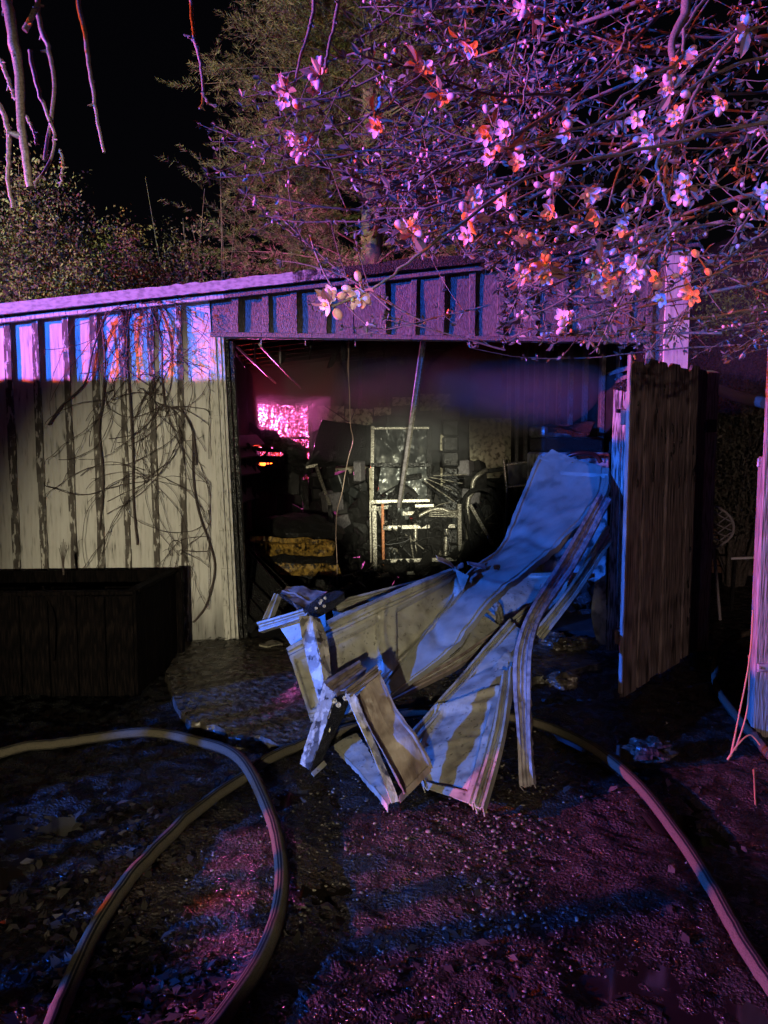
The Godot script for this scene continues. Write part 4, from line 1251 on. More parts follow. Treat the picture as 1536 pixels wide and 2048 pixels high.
func door_wreck() -> void:
	var g := "torn garage door sections heaped in the opening"
	var a := thing("door_section", "long bent blue lit door section sliding down from the right jamb", "door section", g, ground(860, 1400))
	strip(a, "skin", M.doordark, [[1078, 912, 6.0], [1035, 1005, 5.7], [1000, 1090, 5.4], [930, 1150, 5.0], [895, 1205, 4.75], [838, 1278, 4.5], [768, 1366, 4.25]], [[1218, 936, 5.45], [1207, 995, 5.3], [1125, 1083, 5.0], [1052, 1140, 4.8], [985, 1200, 4.6], [905, 1292, 4.35], [778, 1394, 4.2]], PANEL, {"nu": 110, "dent": 0.012, "rag": 0.7, "creases": [[.24, .012], [.335, -.014], [.345, .01], [.56, .012], [.8, -.02]]})
	strip(a, "curled_end", M.doordark, [[1105, 900, 5.95], [1080, 920, 5.95]], [[1214, 936, 5.5], [1216, 948, 5.45]], PLAIN, {"dent": .03, "rag": 1.0})
	strip(a, "seam_lip", M.doordark, [[1118, 943, 5.7], [1122, 950, 5.68]], [[1216, 948, 5.42], [1216, 956, 5.42]], PLAIN, {"nu": 8})
	var b := thing("door_section", "broad cream door section with embossed fields, lying in the middle of the heap", "door section", g, ground(640, 1442))
	strip(b, "skin", M.door, [[573, 1297, 4.25], [655, 1252, 4.35], [760, 1207, 4.5], [850, 1168, 4.7], [912, 1142, 4.9]], [[622, 1442, 4.08], [700, 1425, 4.15], [770, 1368, 4.28], [850, 1285, 4.5], [930, 1180, 4.78]], PANEL, {"nu": 110, "dent": 0.008, "creases": [[.53, .016], [.16, -.01]], "rag": 0.6, "boxes": [[.03, .13, .17, .86, -.02], [.2, .5, .17, .86, -.045], [.58, .95, .17, .86, -.045]]})
	strip(b, "top_flange", M.door, [[655, 1248, 4.33], [760, 1200, 4.5], [850, 1161, 4.7], [906, 1138, 4.9]], [[660, 1262, 4.36], [763, 1214, 4.52], [852, 1174, 4.72], [912, 1148, 4.92]], RAIL, {"nu": 40})
	strip(b, "end_cap", M.door, [[910, 1138, 4.85], [918, 1165, 4.8]], [[938, 1152, 4.8], [926, 1184, 4.76]], PLAIN, {"nu": 10})
	strip(b, "hinge_strap", M.track, [[728, 1258, 4.46], [757, 1312, 4.42]], [[734, 1256, 4.46], [765, 1310, 4.42]], PLAIN, {"nu": 14})
	var d := thing("door_section", "shadowed brown door section under the blue sheet, edge towards the mud", "door section", g, ground(860, 1402))
	strip(d, "skin", M.door, [[940, 1214, 5.1], [925, 1290, 4.75], [800, 1380, 4.36]], [[1006, 1256, 4.95], [935, 1322, 4.66], [782, 1404, 4.3]], PANEL, {"nu": 60, "dent": .012})
	strip(d, "lower_lip", M.doorpink, [[1004, 1250, 4.93], [925, 1308, 4.7], [776, 1392, 4.3]], [[1008, 1262, 4.92], [935, 1322, 4.66], [778, 1404, 4.28]], RAIL, {"nu": 40})
	var e := thing("door_section", "tall folded door section standing on its corner at the front right", "door section", g, ground(950, 1618))
	strip(e, "skin", M.door, [[1026, 1249, 4.65], [925, 1362, 4.15], [828, 1480, 3.68], [846, 1574, 3.34]], [[1044, 1262, 4.55], [1020, 1345, 4.05], [998, 1470, 3.52], [950, 1614, 3.12]], PANEL, {"nu": 100, "dent": .009, "creases": [[.46, .025], [.3, -.012], [.7, .008]], "rag": .6, "boxes": [[.5, .93, .12, .82, -.022]]})
	strip(e, "stile", M.door, [[1006, 1345, 3.97], [985, 1470, 3.48], [945, 1610, 3.1]], [[1024, 1336, 3.96], [1008, 1470, 3.46], [967, 1622, 3.06]], RAIL, {"nu": 50, "dent": .006})
	strip(e, "side_rail", M.door, [[1018, 1240, 4.66], [918, 1356, 4.17], [818, 1472, 3.7]], [[1030, 1252, 4.62], [932, 1368, 4.13], [832, 1484, 3.66]], RAIL, {"nu": 50, "dent": .006})
	strip(e, "torn_edge", M.door, [[1018, 1300, 4.3], [946, 1392, 3.98]], [[1026, 1322, 4.2], [990, 1386, 3.93]], PLAIN, {"dent": .02, "rag": 1.0})
	var f := thing("door_track", "twisted purple lit door track bending down to the mud at right", "door track", "", ground(1055, 1574))
	strip(f, "channel", M.track, [[1198, 985, 5.25], [1122, 1118, 4.75], [1064, 1212, 4.35], [1032, 1290, 4.0], [1026, 1370, 3.78], [1036, 1480, 3.48], [1040, 1574, 3.32]], [[1222, 1000, 5.2], [1152, 1130, 4.72], [1090, 1222, 4.33], [1066, 1290, 4.0], [1061, 1370, 3.76], [1062, 1480, 3.46], [1068, 1570, 3.3]], RAIL, {"nu": 90, "dent": .012, "rag": 1.0})
	var f2 := thing("door_rail", "straight pale rail leaning behind the twisted track", "rail", "", ground(1075, 1270))
	strip(f2, "channel", M.door, [[1216, 1052, 5.35], [1140, 1170, 5.0], [1068, 1262, 4.75]], [[1222, 1084, 5.3], [1155, 1188, 4.97], [1084, 1282, 4.72]], RAIL, {"nu": 40, "dent": .006})
	var h := thing("door_section", "short pinkish door end lying open like a tray at the front", "door section", g, ground(797, 1605))
	strip(h, "skin", M.doorpink, [[706, 1400, 3.46], [752, 1500, 3.34], [796, 1602, 3.2]], [[756, 1346, 3.58], [806, 1442, 3.46], [860, 1540, 3.36]], [Vector2(0, .05), Vector2(.1, .004), Vector2(.14, -.01), Vector2(.3, -.02), Vector2(.5, -.004), Vector2(.6, 0), Vector2(.93, 0), Vector2(.95, .016), Vector2(1, .016), Vector2(1, -.02)], {"nu": 60, "dent": .03, "rag": .4})
	strip(h, "side_flange", M.burnt, [[690, 1388, 3.43], [736, 1490, 3.3], [783, 1606, 3.16]], [[710, 1388, 3.44], [753, 1494, 3.32], [798, 1603, 3.18]], PLAIN, {"nu": 40, "dent": .006})
	strip(h, "top_flange", M.doorpink, [[689, 1380, 3.43], [752, 1333, 3.6]], [[697, 1396, 3.43], [762, 1346, 3.58]], RAIL, {"nu": 20, "dent": .004})
	strip(h, "bottom_flange", M.doorpink, [[797, 1592, 3.19], [857, 1530, 3.35]], [[800, 1607, 3.17], [862, 1543, 3.34]], PLAIN, {"nu": 14})
	var i := thing("door_section", "short burnt white door end propped upright left of the tray", "door section", g, ground(618, 1541))
	strip(i, "burnt_face", M.burnt, [[648, 1366, 3.78], [625, 1445, 3.62], [600, 1528, 3.5]], [[672, 1390, 3.72], [648, 1462, 3.58], [620, 1541, 3.46]], PLAIN, {"nu": 40, "dent": .008, "rag": .5})
	strip(i, "dark_face", M.char, [[672, 1388, 3.72], [648, 1462, 3.58], [620, 1541, 3.46]], [[706, 1388, 3.85], [680, 1455, 3.75], [646, 1524, 3.62]], PLAIN, {"nu": 30, "dent": .01})
	strip(i, "top_flange", M.doorpink, [[646, 1368, 3.78], [718, 1322, 4.0]], [[672, 1392, 3.71], [732, 1340, 3.95]], RAIL, {"nu": 24, "dent": .008})
	for k in [[676, 1408], [668, 1400], [690, 1395], [655, 1458], [640, 1500]]:
		var m := MB.new()
		var p := at(k[0], k[1], 3.66)
		m.tube([p, p + Vector3(.004, .006, .03)], [0.013], 8)
		put(m, "bolt", M.steel, i)
	strip(i, "foot_strip", M.door, [[622, 1545, 3.47], [648, 1520, 3.58]], [[628, 1552, 3.45], [654, 1528, 3.56]], PLAIN, {"nu": 8})
	var j := thing("door_track", "short blistered track end, cream and blue, standing before the embossed section", "door track", "", ground(636, 1450))
	strip(j, "left_flange", M.burnt, [[599, 1232, 4.2], [608, 1289, 4.1], [624, 1353, 3.98], [640, 1412, 3.9]], [[621, 1232, 4.12], [634, 1289, 4.03], [646, 1353, 3.92], [655, 1412, 3.85]], PLAIN, {"nu": 50, "dent": .01, "rag": .8})
	strip(j, "right_flange", M.burnt, [[621, 1232, 4.12], [634, 1289, 4.03], [646, 1353, 3.92], [655, 1412, 3.85]], [[641, 1236, 4.16], [656, 1290, 4.07], [664, 1362, 3.97], [672, 1405, 3.9]], PLAIN, {"nu": 50, "dent": .01, "rag": .8})
	var k1 := thing("door_rail", "grooved cream rail pointing left at the heap's upper edge", "rail", "", ground(560, 1330))
	strip(k1, "channel", M.door, [[515, 1245, 4.75], [565, 1231, 4.68], [612, 1217, 4.6]], [[520, 1264, 4.72], [568, 1249, 4.66], [614, 1234, 4.58]], RAIL, {"nu": 24, "dent": .003})
	strip(k1, "web", M.door, [[557, 1254, 4.72], [650, 1228, 4.6]], [[582, 1290, 4.66], [654, 1258, 4.55]], PLAIN, {"nu": 14, "dent": .01})
	var k2 := thing("curled_sheet", "pale curled sheet of torn steel above the grooved rail", "sheet metal", "", ground(600, 1300))
	strip(k2, "skin", M.doorpink, [[572, 1166, 5.1], [604, 1166, 5.05], [630, 1178, 5.0], [655, 1182, 4.95]], [[554, 1188, 4.95], [580, 1196, 4.85], [603, 1222, 4.72], [622, 1216, 4.7]], [Vector2(0, 0), Vector2(.45, 0), Vector2(.5, .008), Vector2(.55, 0), Vector2(1, 0)], {"nu": 50, "dent": .03, "rag": 1.0})
	strip(k2, "strut", M.door, [[550, 1188, 4.95], [526, 1240, 4.85]], [[558, 1190, 4.93], [540, 1240, 4.83]], RAIL, {"nu": 14, "dent": .003})
	strip(k2, "inner_strut", M.char, [[556, 1190, 4.93], [600, 1222, 4.75]], [[560, 1186, 4.93], [606, 1216, 4.75]], PLAIN, {"nu": 8})
	var k3 := thing("hinge_block", "blackened hinge bracket with holes on top of the blistered track", "bracket", "", ground(650, 1430))
	strip(k3, "plate", M.char, [[606, 1218, 4.4], [640, 1194, 4.45], [672, 1180, 4.5]], [[620, 1232, 4.3], [652, 1216, 4.35], [688, 1190, 4.45]], [Vector2(0, -.03), Vector2(0, 0), Vector2(.5, 0), Vector2(.5, .02), Vector2(1, .02), Vector2(1, -.03)], {"nu": 20, "dent": .006})
	for q in [[642, 1201], [650, 1196], [648, 1212], [640, 1206], [632, 1216]]:
		var m := MB.new()
		var p := at(q[0], q[1], 4.33)
		m.tube([p, p + Vector3(.003, .004, .02)], [0.009], 8)
		put(m, "bolt", M.steel, k3)
	var k4 := thing("door_section", "far cream door section showing its grooved top edge behind the heap", "door section", g, ground(720, 1300))
	strip(k4, "top_edge", M.door, [[668, 1204, 5.0], [760, 1180, 5.2], [860, 1156, 5.5], [900, 1142, 5.6]], [[672, 1222, 4.97], [764, 1196, 5.17], [862, 1168, 5.45], [904, 1154, 5.55]], RAIL, {"nu": 40, "dent": .003})
	strip(k4, "skin", M.door, [[664, 1220, 4.98], [760, 1192, 5.18], [860, 1166, 5.46]], [[676, 1262, 4.92], [770, 1232, 5.1], [866, 1200, 5.4]], [Vector2(0, 0), Vector2(.3, 0), Vector2(.33, -.01), Vector2(1, -.01)], {"nu": 30, "dent": .01})
	var k5 := thing("door_section", "low slab of torn door lying flat under the tray", "door section", g, ground(740, 1560))
	strip(k5, "skin", M.door, [[668, 1484, 3.68], [716, 1544, 3.46], [777, 1608, 3.16]], [[712, 1462, 3.74], [750, 1530, 3.5], [786, 1600, 3.2]], [Vector2(0, -.03), Vector2(0, 0), Vector2(1, 0)], {"nu": 40, "dent": .02, "rag": .8})
	# things under and behind the door on the right
	var k6 := thing("door_section", "dim door section with bent hinge arm lying deep under the blue sheet", "door section", g, ground(1000, 1300))
	strip(k6, "skin", M.door, [[1010, 1140, 5.9], [1100, 1145, 5.8], [1190, 1150, 5.7]], [[940, 1215, 5.5], [1010, 1250, 5.3], [1110, 1230, 5.35]], PANEL, {"nu": 40, "dent": .02})
	var hm := MB.new()
	hm.tube(cr(P([[962, 1206, 5.2], [985, 1204, 5.2], [996, 1216, 5.15], [1000, 1238, 5.1], [1004, 1254, 5.05]]), 16), [0.03], 8)
	put(hm, "hinge_arm", M.steel, k6)
	strip(k6, "brace", M.track, [[955, 1208, 5.2], [992, 1242, 5.1]], [[960, 1204, 5.2], [997, 1238, 5.1]], PLAIN, {"nu": 8})
	strip(k6, "edge_rail", M.door, [[1022, 1240, 4.95], [1066, 1206, 5.1]], [[1034, 1256, 4.9], [1078, 1220, 5.05]], RAIL, {"nu": 14})
	var k7 := thing("cloth_sheet", "grey sheet hanging in the dark beside the jamb board", "sheet", "", ground(1195, 1290))
	strip(k7, "skin", M.appliance, [[1188, 1165, 5.8], [1184, 1230, 5.75], [1194, 1290, 5.68]], [[1210, 1150, 5.8], [1212, 1230, 5.75], [1210, 1290, 5.68]], PLAIN, {"nu": 24, "dent": .03, "rag": .6})
	# splinters
	var sp := [[540, 1243, 565, 1232], [870, 1120, 905, 1135], [935, 1122, 970, 1130], [905, 1140, 925, 1128]]
	for n in sp.size():
		var s := sp[n] as Array
		var th := thing("torn_strip", ["small pale shred of steel on the left rail", "ragged scrap on the far section's top edge", "torn scrap beside the blue sheet's bend", "crumpled scrap at the embossed section's far corner"][n], "scrap", "torn scraps on the door heap", at(s[0], s[1], 4.9))
		strip(th, "scrap", M.doorpink, [[s[0], s[1] - 4, 4.9], [s[2], s[3] - 5, 4.9]], [[s[0] + 4, s[1] + 5, 4.85], [s[2] + 2, s[3] + 6, 4.85]], PLAIN, {"nu": 8, "dent": .03, "rag": 1.0})

# ------------------------------------------------------------------ gate, fences, planter and what stands about
func picket(m: MB, foot: Vector3, h: float, w: float, th: float, x: Vector3, ear := 0.03) -> void:      # a dog eared board
	var z := x.cross(Vector3.UP).normalized()
	var o := [Vector2(-w * .5, 0), Vector2(w * .5, 0), Vector2(w * .5, h - ear), Vector2(w * .5 - ear, h), Vector2(-w * .5 + ear, h), Vector2(-w * .5, h - ear)]
	var f := []
	for q in o:
		f.append(foot + x * q.x + Vector3.UP * q.y)
	for s in [1.0, -1.0]:
		var d: Vector3 = z * th * 0.5 * s
		m.quad(f[0] + d, f[1] + d, f[2] + d, f[5] + d, z * s)
		m.quad(f[5] + d, f[2] + d, f[3] + d, f[4] + d, z * s)
	for k in 6:
		var a: Vector3 = f[k]
		var b: Vector3 = f[(k + 1) % 6]
		m.quad(a + z * th * .5, b + z * th * .5, b - z * th * .5, a - z * th * .5, (b - a).cross(z) * (1.0 if k > 0 else 1.0) if ((b - a).cross(z)).dot((a + b) * .5 - foot - Vector3.UP * h * .5) > 0 else -(b - a).cross(z))

func fence_h(z: float) -> float:                            # invented board heights, stepped to shape the beacon light
	var rag := .05 + .1 * sin(z * 47.0) + .05 * sin(z * 91.0)
	if z < -3.62: return clampf(2.43 + (z + 3.83) * .286, 2.2, 2.5)
	if z < -2.05: return 2.415 + (z + 2.52) * .145
	if z < -1.9: return 1.95 + rag
	if z < -1.75: return 1.6 + rag
	if z < -1.21: return 1.1 + rag
	if z < -1.09: return 1.72
	if z < -.85: return .95 + rag
	if z < -.6: return 1.18 + rag
	return 1.12 + rag

func yard() -> void:
	# open plank gate
	var ga := ground(1243, 1392, 0.0)
	var gb := at(1392, 1300, 5.55)
	gb.y = 0.0
	var t := thing("plank_gate", "open brown plank gate with steel latch, edge on to the garage", "gate", "", (ga + gb) * 0.5)
	var ax := (gb - ga).normalized()
	var n := 7
	var w := ga.distance_to(gb) / n
	var zf := ax.cross(Vector3.UP)
	if zf.dot(Vector3(0, 0, 1)) < 0: zf = -zf
	for k in n:
		var m := MB.new()
		var f := ga + ax * w * (k + 0.5) + Vector3(0, 0.0 + rng.randf_range(-.02, .02), 0)
		picket(m, f + zf * (0.014 * (k % 2)), 1.99 + rng.randf_range(-.02, .02), w - 0.009, 0.02, (ax + zf * rng.randf_range(-.05, .05)).normalized())
		put(m, "plank", M.gate, t)
	for y in [0.35, 1.65]:
		var m := MB.new()
		m.bar(ga + Vector3(0, y, 0) - zf * 0.035, gb + Vector3(0, y, 0) - zf * 0.035, 0.09, 0.04, zf, 0.004)
		put(m, "crossrail", M.gate, t)
	for k in 44:                                             # dark knots in the planks
		var u := rng.randf() * n
		var kp := ga.lerp(gb, u / n) + Vector3(0, rng.randf_range(.15, 1.85), 0) + zf * (0.0105 + 0.014 * (int(u) % 2))
		if absf(u - roundf(u)) < .14: continue
		put(lump(Vector3(rng.randf_range(.014, .026), rng.randf_range(.03, .085), .004), .3, k * 1.3).shift(kp), "knot", M.char, t)
	var em := MB.new()
	em.bar(ga + Vector3(0, 0.02, 0) - ax * 0.014 - zf * 0.002, ga + Vector3(0, 2.0, 0) - ax * 0.014 - zf * 0.002, 0.022, 0.022, ax, 0.003)
	put(em, "edge_board", M.post, t)
	var lp := at(1262, 822, 4.5)
	var lm := MB.new()
	lm.tube([lp - Vector3(.09, 0, -.02), lp + Vector3(.03, 0, -.02)], [0.012], 8)
	put(lm, "latch_bolt", M.black, t)
	lm = MB.new()
	lm.box(lp + zf * 0.015, Vector3(.045, .026, .03), Basis(ax, Vector3.UP, -ax.cross(Vector3.UP)), 0.008)
	put(lm, "latch_case", M.chrome, t)
	lm = MB.new()
	lm.box(lp + zf * 0.02 + Vector3(.018, -.045, 0), Vector3(.035, .05, .02), Basis(ax, Vector3.UP, -ax.cross(Vector3.UP)), 0.008)
	put(lm, "padlock", M.chrome, t)
	lm = MB.new()
	lm.tube(cr([lp + ax * 0.02 + Vector3(.0, 2.0 - lp.y - .08, 0) - ax * .04, lp + Vector3(0, 2.0 - lp.y + .0, 0) - ax * .05, lp + Vector3(0, 2.0 - lp.y + .03, 0), lp + Vector3(0.02, 2.0 - lp.y - .01, 0)], 12), [0.008], 6)
	put(lm, "hook", M.steel, t)
	# hinge post
	var hp := thing("gate_post", "square hinge post with pale top at the gate's far edge", "post", "", Vector3(gb.x + .05, 0, gb.z - .05))
	var m := MB.new()
	m.bar(gb + Vector3(.05, -.02, -.05), gb + Vector3(.05, 2.0, -.05), 0.09, 0.09, Vector3(0, 0, 1), 0.006)
	put(m, "post", M.post, hp)
	m = MB.new()
	m.box(gb + Vector3(.04, 1.62, 0.01), Vector3(.07, .09, .04), Basis(), .004)
	put(m, "hinge", M.black, hp)
	# broken jamb board, blue lit
	var jb := thing("jamb_board", "streaked pale jamb board with burnt top, right of the opening", "board", "", ground(1225, 1297))
	var A := ground(1212, 1297, 0.0)
	for k in 3:
		m = MB.new()
		var x0: float = 0.035 + k * 0.062
		var hgt: float = [1.88, 1.9, 1.93][k]
		for j in 9:
			var y0 := hgt * j / 9.0
			var y1 := hgt * (j + 1) / 9.0
			m.bar(A + Vector3(x0, y0 - 0.01, 0.012 * k), A + Vector3(x0 + .004 * k, y1, 0.012 * k), 0.06 + nz2.get_noise_2d(k * 20.0, j * 9.0) * .004, 0.035 + .0006 * (j % 2), Vector3(-.25, 0, 1), 0.003)
		put(m, "board", M.jamb, jb)
	m = lump(Vector3(.2, .07, .08), 0.5, 3.0).shift(A + Vector3(.1, 1.9, .02))
	put(m, "burnt_cap", M.char, jb)
	# near weathered post at the right edge
	var np := thing("weathered_fence", "tall weathered plank panel at the right edge with rusty straps", "fence panel", "", ground(1510, 1462))
	var B := ground(1502, 1462, 0.0)
	for k in 3:
		m = MB.new()
		picket(m, B + Vector3(0.068 + k * 0.142, -0.03, -0.02 * k), 2.02, 0.138, 0.022, Vector3(1, 0, -.12).normalized(), 0.012)
		put(m, "plank", M.post, np)
	for y in [925, 1335]:
		m = MB.new()
		m.box(at(1540, y, 3.9), Vector3(.14, .045, .012), Basis(Vector3.UP, .12), .003)
		var hs := put(m, "hinge_strap", M.track, np)
		for k in 2:
			m = MB.new()
			var p := at(1520 + k * 26, y, 3.89)
			m.tube([p, p + Vector3(0, 0, .012)], [.007], 7)
			put(m, "bolt", M.steel, hs)
	m = MB.new()
	picket(m, B + Vector3(.03, 0.03, -.06), 1.4, 0.1, 0.03, Vector3(.3, 0, -1).normalized(), 0.01)
	put(m, "edge_board", M.post, np)
	m = lump(Vector3(.3, .08, .1), .5, 9.0).shift(B + Vector3(.16, 2.0, -.02))
	put(m, "moss_top", M.char, np)
	# dry stems at its foot
	var ds := thing("dry_stems", "thin dry orange stems sprouting beside the right panel", "plant", "", ground(1462, 1512))
	for k in [[[1462, 1512, 3.62], [1478, 1430, 3.6], [1494, 1350, 3.62], [1502, 1290, 3.6], [1506, 1220, 3.6]], [[1470, 1500, 3.62], [1490, 1440, 3.6], [1497, 1390, 3.62], [1498, 1310, 3.62]], [[1455, 1520, 3.58], [1475, 1490, 3.58], [1500, 1470, 3.6], [1520, 1490, 3.6]], [[1508, 1540, 3.5], [1510, 1590, 3.3], [1512, 1620, 3.2]]]:
		m = MB.new()
		m.tube(cr(P(k), 18), [0.006, 0.006, 0.005, 0.004], 6)
		put(m, "stem", M.dry, ds)
	# planter box
	var pl := thing("planter_box", "dark wooden planter box of upright boards before the left wall", "planter", "", ground(130, 1400))
	var top := 0.6
	var c0 := Vector3(at(266, 1183, 4.62).x, 0, at(266, 1183, 4.62).z)
	var c1 := Vector3(at(350, 1141, 5.4).x, 0, at(350, 1141, 5.4).z)
	var left := c0 + Vector3(-2.2, 0, 0.12)
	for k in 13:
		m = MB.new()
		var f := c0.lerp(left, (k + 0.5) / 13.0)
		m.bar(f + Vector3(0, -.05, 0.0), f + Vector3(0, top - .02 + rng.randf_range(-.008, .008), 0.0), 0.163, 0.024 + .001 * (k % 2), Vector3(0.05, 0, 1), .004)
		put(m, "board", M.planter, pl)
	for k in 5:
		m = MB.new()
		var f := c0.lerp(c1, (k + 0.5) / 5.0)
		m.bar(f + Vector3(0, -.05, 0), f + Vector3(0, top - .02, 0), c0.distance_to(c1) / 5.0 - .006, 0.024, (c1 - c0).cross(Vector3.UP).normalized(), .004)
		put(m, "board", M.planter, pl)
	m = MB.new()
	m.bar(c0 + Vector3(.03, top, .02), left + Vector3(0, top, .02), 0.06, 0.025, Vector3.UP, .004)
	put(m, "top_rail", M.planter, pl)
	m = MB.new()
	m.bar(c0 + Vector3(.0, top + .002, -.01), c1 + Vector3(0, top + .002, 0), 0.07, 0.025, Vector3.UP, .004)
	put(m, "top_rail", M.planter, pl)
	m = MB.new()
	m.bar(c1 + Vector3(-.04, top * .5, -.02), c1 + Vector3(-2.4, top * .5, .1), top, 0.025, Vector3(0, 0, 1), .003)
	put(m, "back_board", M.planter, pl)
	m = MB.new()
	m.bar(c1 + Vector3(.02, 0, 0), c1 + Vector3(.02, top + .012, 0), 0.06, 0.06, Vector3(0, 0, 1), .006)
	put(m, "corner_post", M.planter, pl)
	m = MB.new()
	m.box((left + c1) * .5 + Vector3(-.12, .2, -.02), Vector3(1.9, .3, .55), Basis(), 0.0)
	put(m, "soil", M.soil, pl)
	m = MB.new()
	m.tube(cr(P([[85, 1172, 4.6], [96, 1200, 4.58], [108, 1230, 4.57], [110, 1270, 4.57], [108, 1300, 4.57], [106, 1322, 4.57]]), 20), [.005], 5)
	put(m, "root", M.planter, pl)
	var wd := thing("dried_weed", "dark dried weed stalk standing in the planter box", "weed", "", at(128, 1150, 5.2))
	for k in 7:
		m = MB.new()
		m.tube(cr(P([[127, 1150, 5.25], [126 + k - 3, 1118, 5.25], [118 + k * 3, 1078 + absi(k - 3) * 6, 5.25]]), 6), [.006, .005, .002], 5)
		put(m, "stalk", M.vine, wd)
	# fence added out of view at left to block and shape the beacon light
	var lf := thing("shadow_fence", "added unseen board fence at left shaping the beacon light", "fence", "", Vector3(-4.6, 0, -4.4))
	for k in 96:
		m = MB.new()
		var pz := -6.4 + k * 0.075
		picket(m, Vector3(-4.6, -.05, pz), fence_h(pz), 0.0745, 0.02, Vector3(0, 0, 1), 0.004)
		put(m, "picket", M.gate, lf)
	for y in [.4, 1.7]:
		m = MB.new()
		m.bar(Vector3(-4.64, y, -6.4), Vector3(-4.64, y, -2.1 if y > 1 else .7), .09, .04, Vector3(1, 0, 0), .003)
		put(m, "crossrail", M.gate, lf)
	# boards added out of view to keep the floodlight off the near ground
	var lw := thing("flood_blocker", "added unseen boards behind the photographer, blocking part of the floodlight", "wall", "", Vector3(-0.6, 0, 1.0))
	for k in 10:
		m = MB.new()
		m.bar(Vector3(-2.3 + k * .3, -.06, 1.0), Vector3(-2.3 + k * .3, .89, 1.0), .298, .03, Vector3(0, 0, 1), .003)
		put(m, "board", M.gate, lw)
	for k in 2:  # raised boards added to shade the bent door section from the floodlight
		m = MB.new()
		m.bar(Vector3(-.4, 1.33 + k * .11, 1.0), Vector3(.9, 1.33 + k * .11, 1.0), .109, .03, Vector3(0, 0, 1), .003)
		put(m, "blocker_board", M.gate, lw)
	for px in [.74, .87]:
		m = MB.new()
		m.bar(Vector3(px, -.06, 1.045), Vector3(px, 1.55, 1.045), .06, .055, Vector3(0, 0, 1), .003)
		put(m, "post", M.gate, lw)
	# back yard at right
	var bf := thing("back_fence", "dark plank fence behind the gate at right", "fence", "", at(1450, 1050, 9.5) * Vector3(1, 0, 1))
	var f0 := at(1388, 900, 9.2)
	var f1 := at(1560, 900, 8.6)
	for k in 9:
		m = MB.new()
		var f := f0.lerp(f1, (k + .5) / 9.0)
		picket(m, Vector3(f.x, -.05, f.z + .01 * (k % 2)), 2.12 + rng.randf_range(-.03, .03), f0.distance_to(f1) / 9.0 - .006, .02, (f1 - f0).normalized(), .015)
		put(m, "picket", M.gate, bf)
	m = MB.new()
	m.bar(at(1392, 872, 8.7), at(1516, 870, 8.3), .06, .05, Vector3(0, 0, 1), .004)
	put(m, "crossrail", M.black, bf)
	var wb := thing("white_board", "pale grooved board hung on the dark back fence", "board", "", at(1480, 845, 8.35))
	for k in 4:
		m = MB.new()
		var p := at(1466 + k * 9.6, 843, 8.42)
		m.box(p, Vector3(.05, .3, .015), Basis(), .004)
		put(m, "slat", M.paint, wb)
	var bw := thing("brick_pier", "low brown brick pier behind the gate", "pier", "", at(1398, 1100, 8.4) * Vector3(1, 0, 1))
	for r in 12:
		for k in 3:
			m = MB.new()
			var p := at(1392, 900, 8.35)
			m.box(Vector3(p.x + (k - .5) * .205 + (.1 if r % 2 else 0.0), .1 + r * .085, p.z), Vector3(.195, .075, .1), Basis(), .006)
			put(m, "brick", M.brick, bw)
	var vc := thing("vent_cap", "round white cap on a dark post behind the gate", "cap", "", at(1415, 900, 7.2) * Vector3(1, 0, 1))
	m = MB.new()
	var vp := at(1415, 748, 7.2)
	m.tube([vp + Vector3(0, -.03, 0), vp + Vector3(0, .015, 0), vp + Vector3(0, .03, 0)], [.1, .09, .05], 18)
	put(m, "cap", M.white, vc)
	m = MB.new()
	m.tube([Vector3(vp.x, -.04, vp.z), vp + Vector3(0, -.031, 0)], [.05], 10)
	put(m, "post", M.char, vc)
	var wc := thing("wicker_chair", "round lattice wicker chair in the dark behind the gate", "chair", "", at(1405, 1140, 6.6) * Vector3(1, 0, 1))
	var cc := at(1402, 1052, 6.6)
	var nrm := Vector3(-.15, .35, 1).normalized()
	var cx := nrm.cross(Vector3.UP).normalized()
	var cy := cx.cross(nrm)
	var rim := []
	for k in 29:
		var a := TAU * k / 28
		rim.append(cc + cx * cos(a) * .27 + cy * sin(a) * .2)
	m = MB.new()
	m.tube(rim, [.012], 7, false)
	put(m, "rim", M.wicker, wc)
	for dir in [1.0, -1.0]:
		for k in 7:
			var o := (k - 3) / 3.6
			var line := []
			for q in 9:
				var s := (q / 8.0 - .5) * 2.0 * sqrt(maxf(0.0, 1.0 - o * o))
				var u: float = (o + dir * s) * .7071
				var v2: float = (s - dir * o) * .7071
				line.append(cc + cx * u * .27 + cy * v2 * .2 - nrm * (.16 * (1.0 - u * u - v2 * v2)))
			m = MB.new()
			m.tube(line, [.006], 5)
			put(m, "lattice_strip", M.wicker, wc)
	for k in [[-.2, .1], [.2, .1], [-.15, -.15], [.15, -.15]]:
		m = MB.new()
		m.tube([cc + Vector3(k[0] * .6, -.2, k[1] - .1), Vector3(cc.x + k[0], -.05, cc.z + k[1] - .1)], [.014], 6)
		put(m, "leg", M.wicker, wc)
	var fb := thing("fallen_branch", "reddish cut branch lying across the back fence", "branch", "", at(1500, 800, 6.5))
	m = MB.new()
	m.tube(cr(P([[1395, 760, 7.4], [1440, 780, 7.1], [1480, 795, 6.8], [1530, 806, 6.5]]), 12), [.035, .045, .05, .05], 8)
	put(m, "branch", M.bark, fb)
	var wl := thing("pale_lath", "pale lath lying on the dark path at right", "lath", "", at(1480, 1117, 6.9))
	m = MB.new()
	m.bar(at(1462, 1117, 7.0), at(1515, 1115, 6.9), .03, .02, Vector3.UP, .003)
	put(m, "lath", M.white, wl)
	m = MB.new()
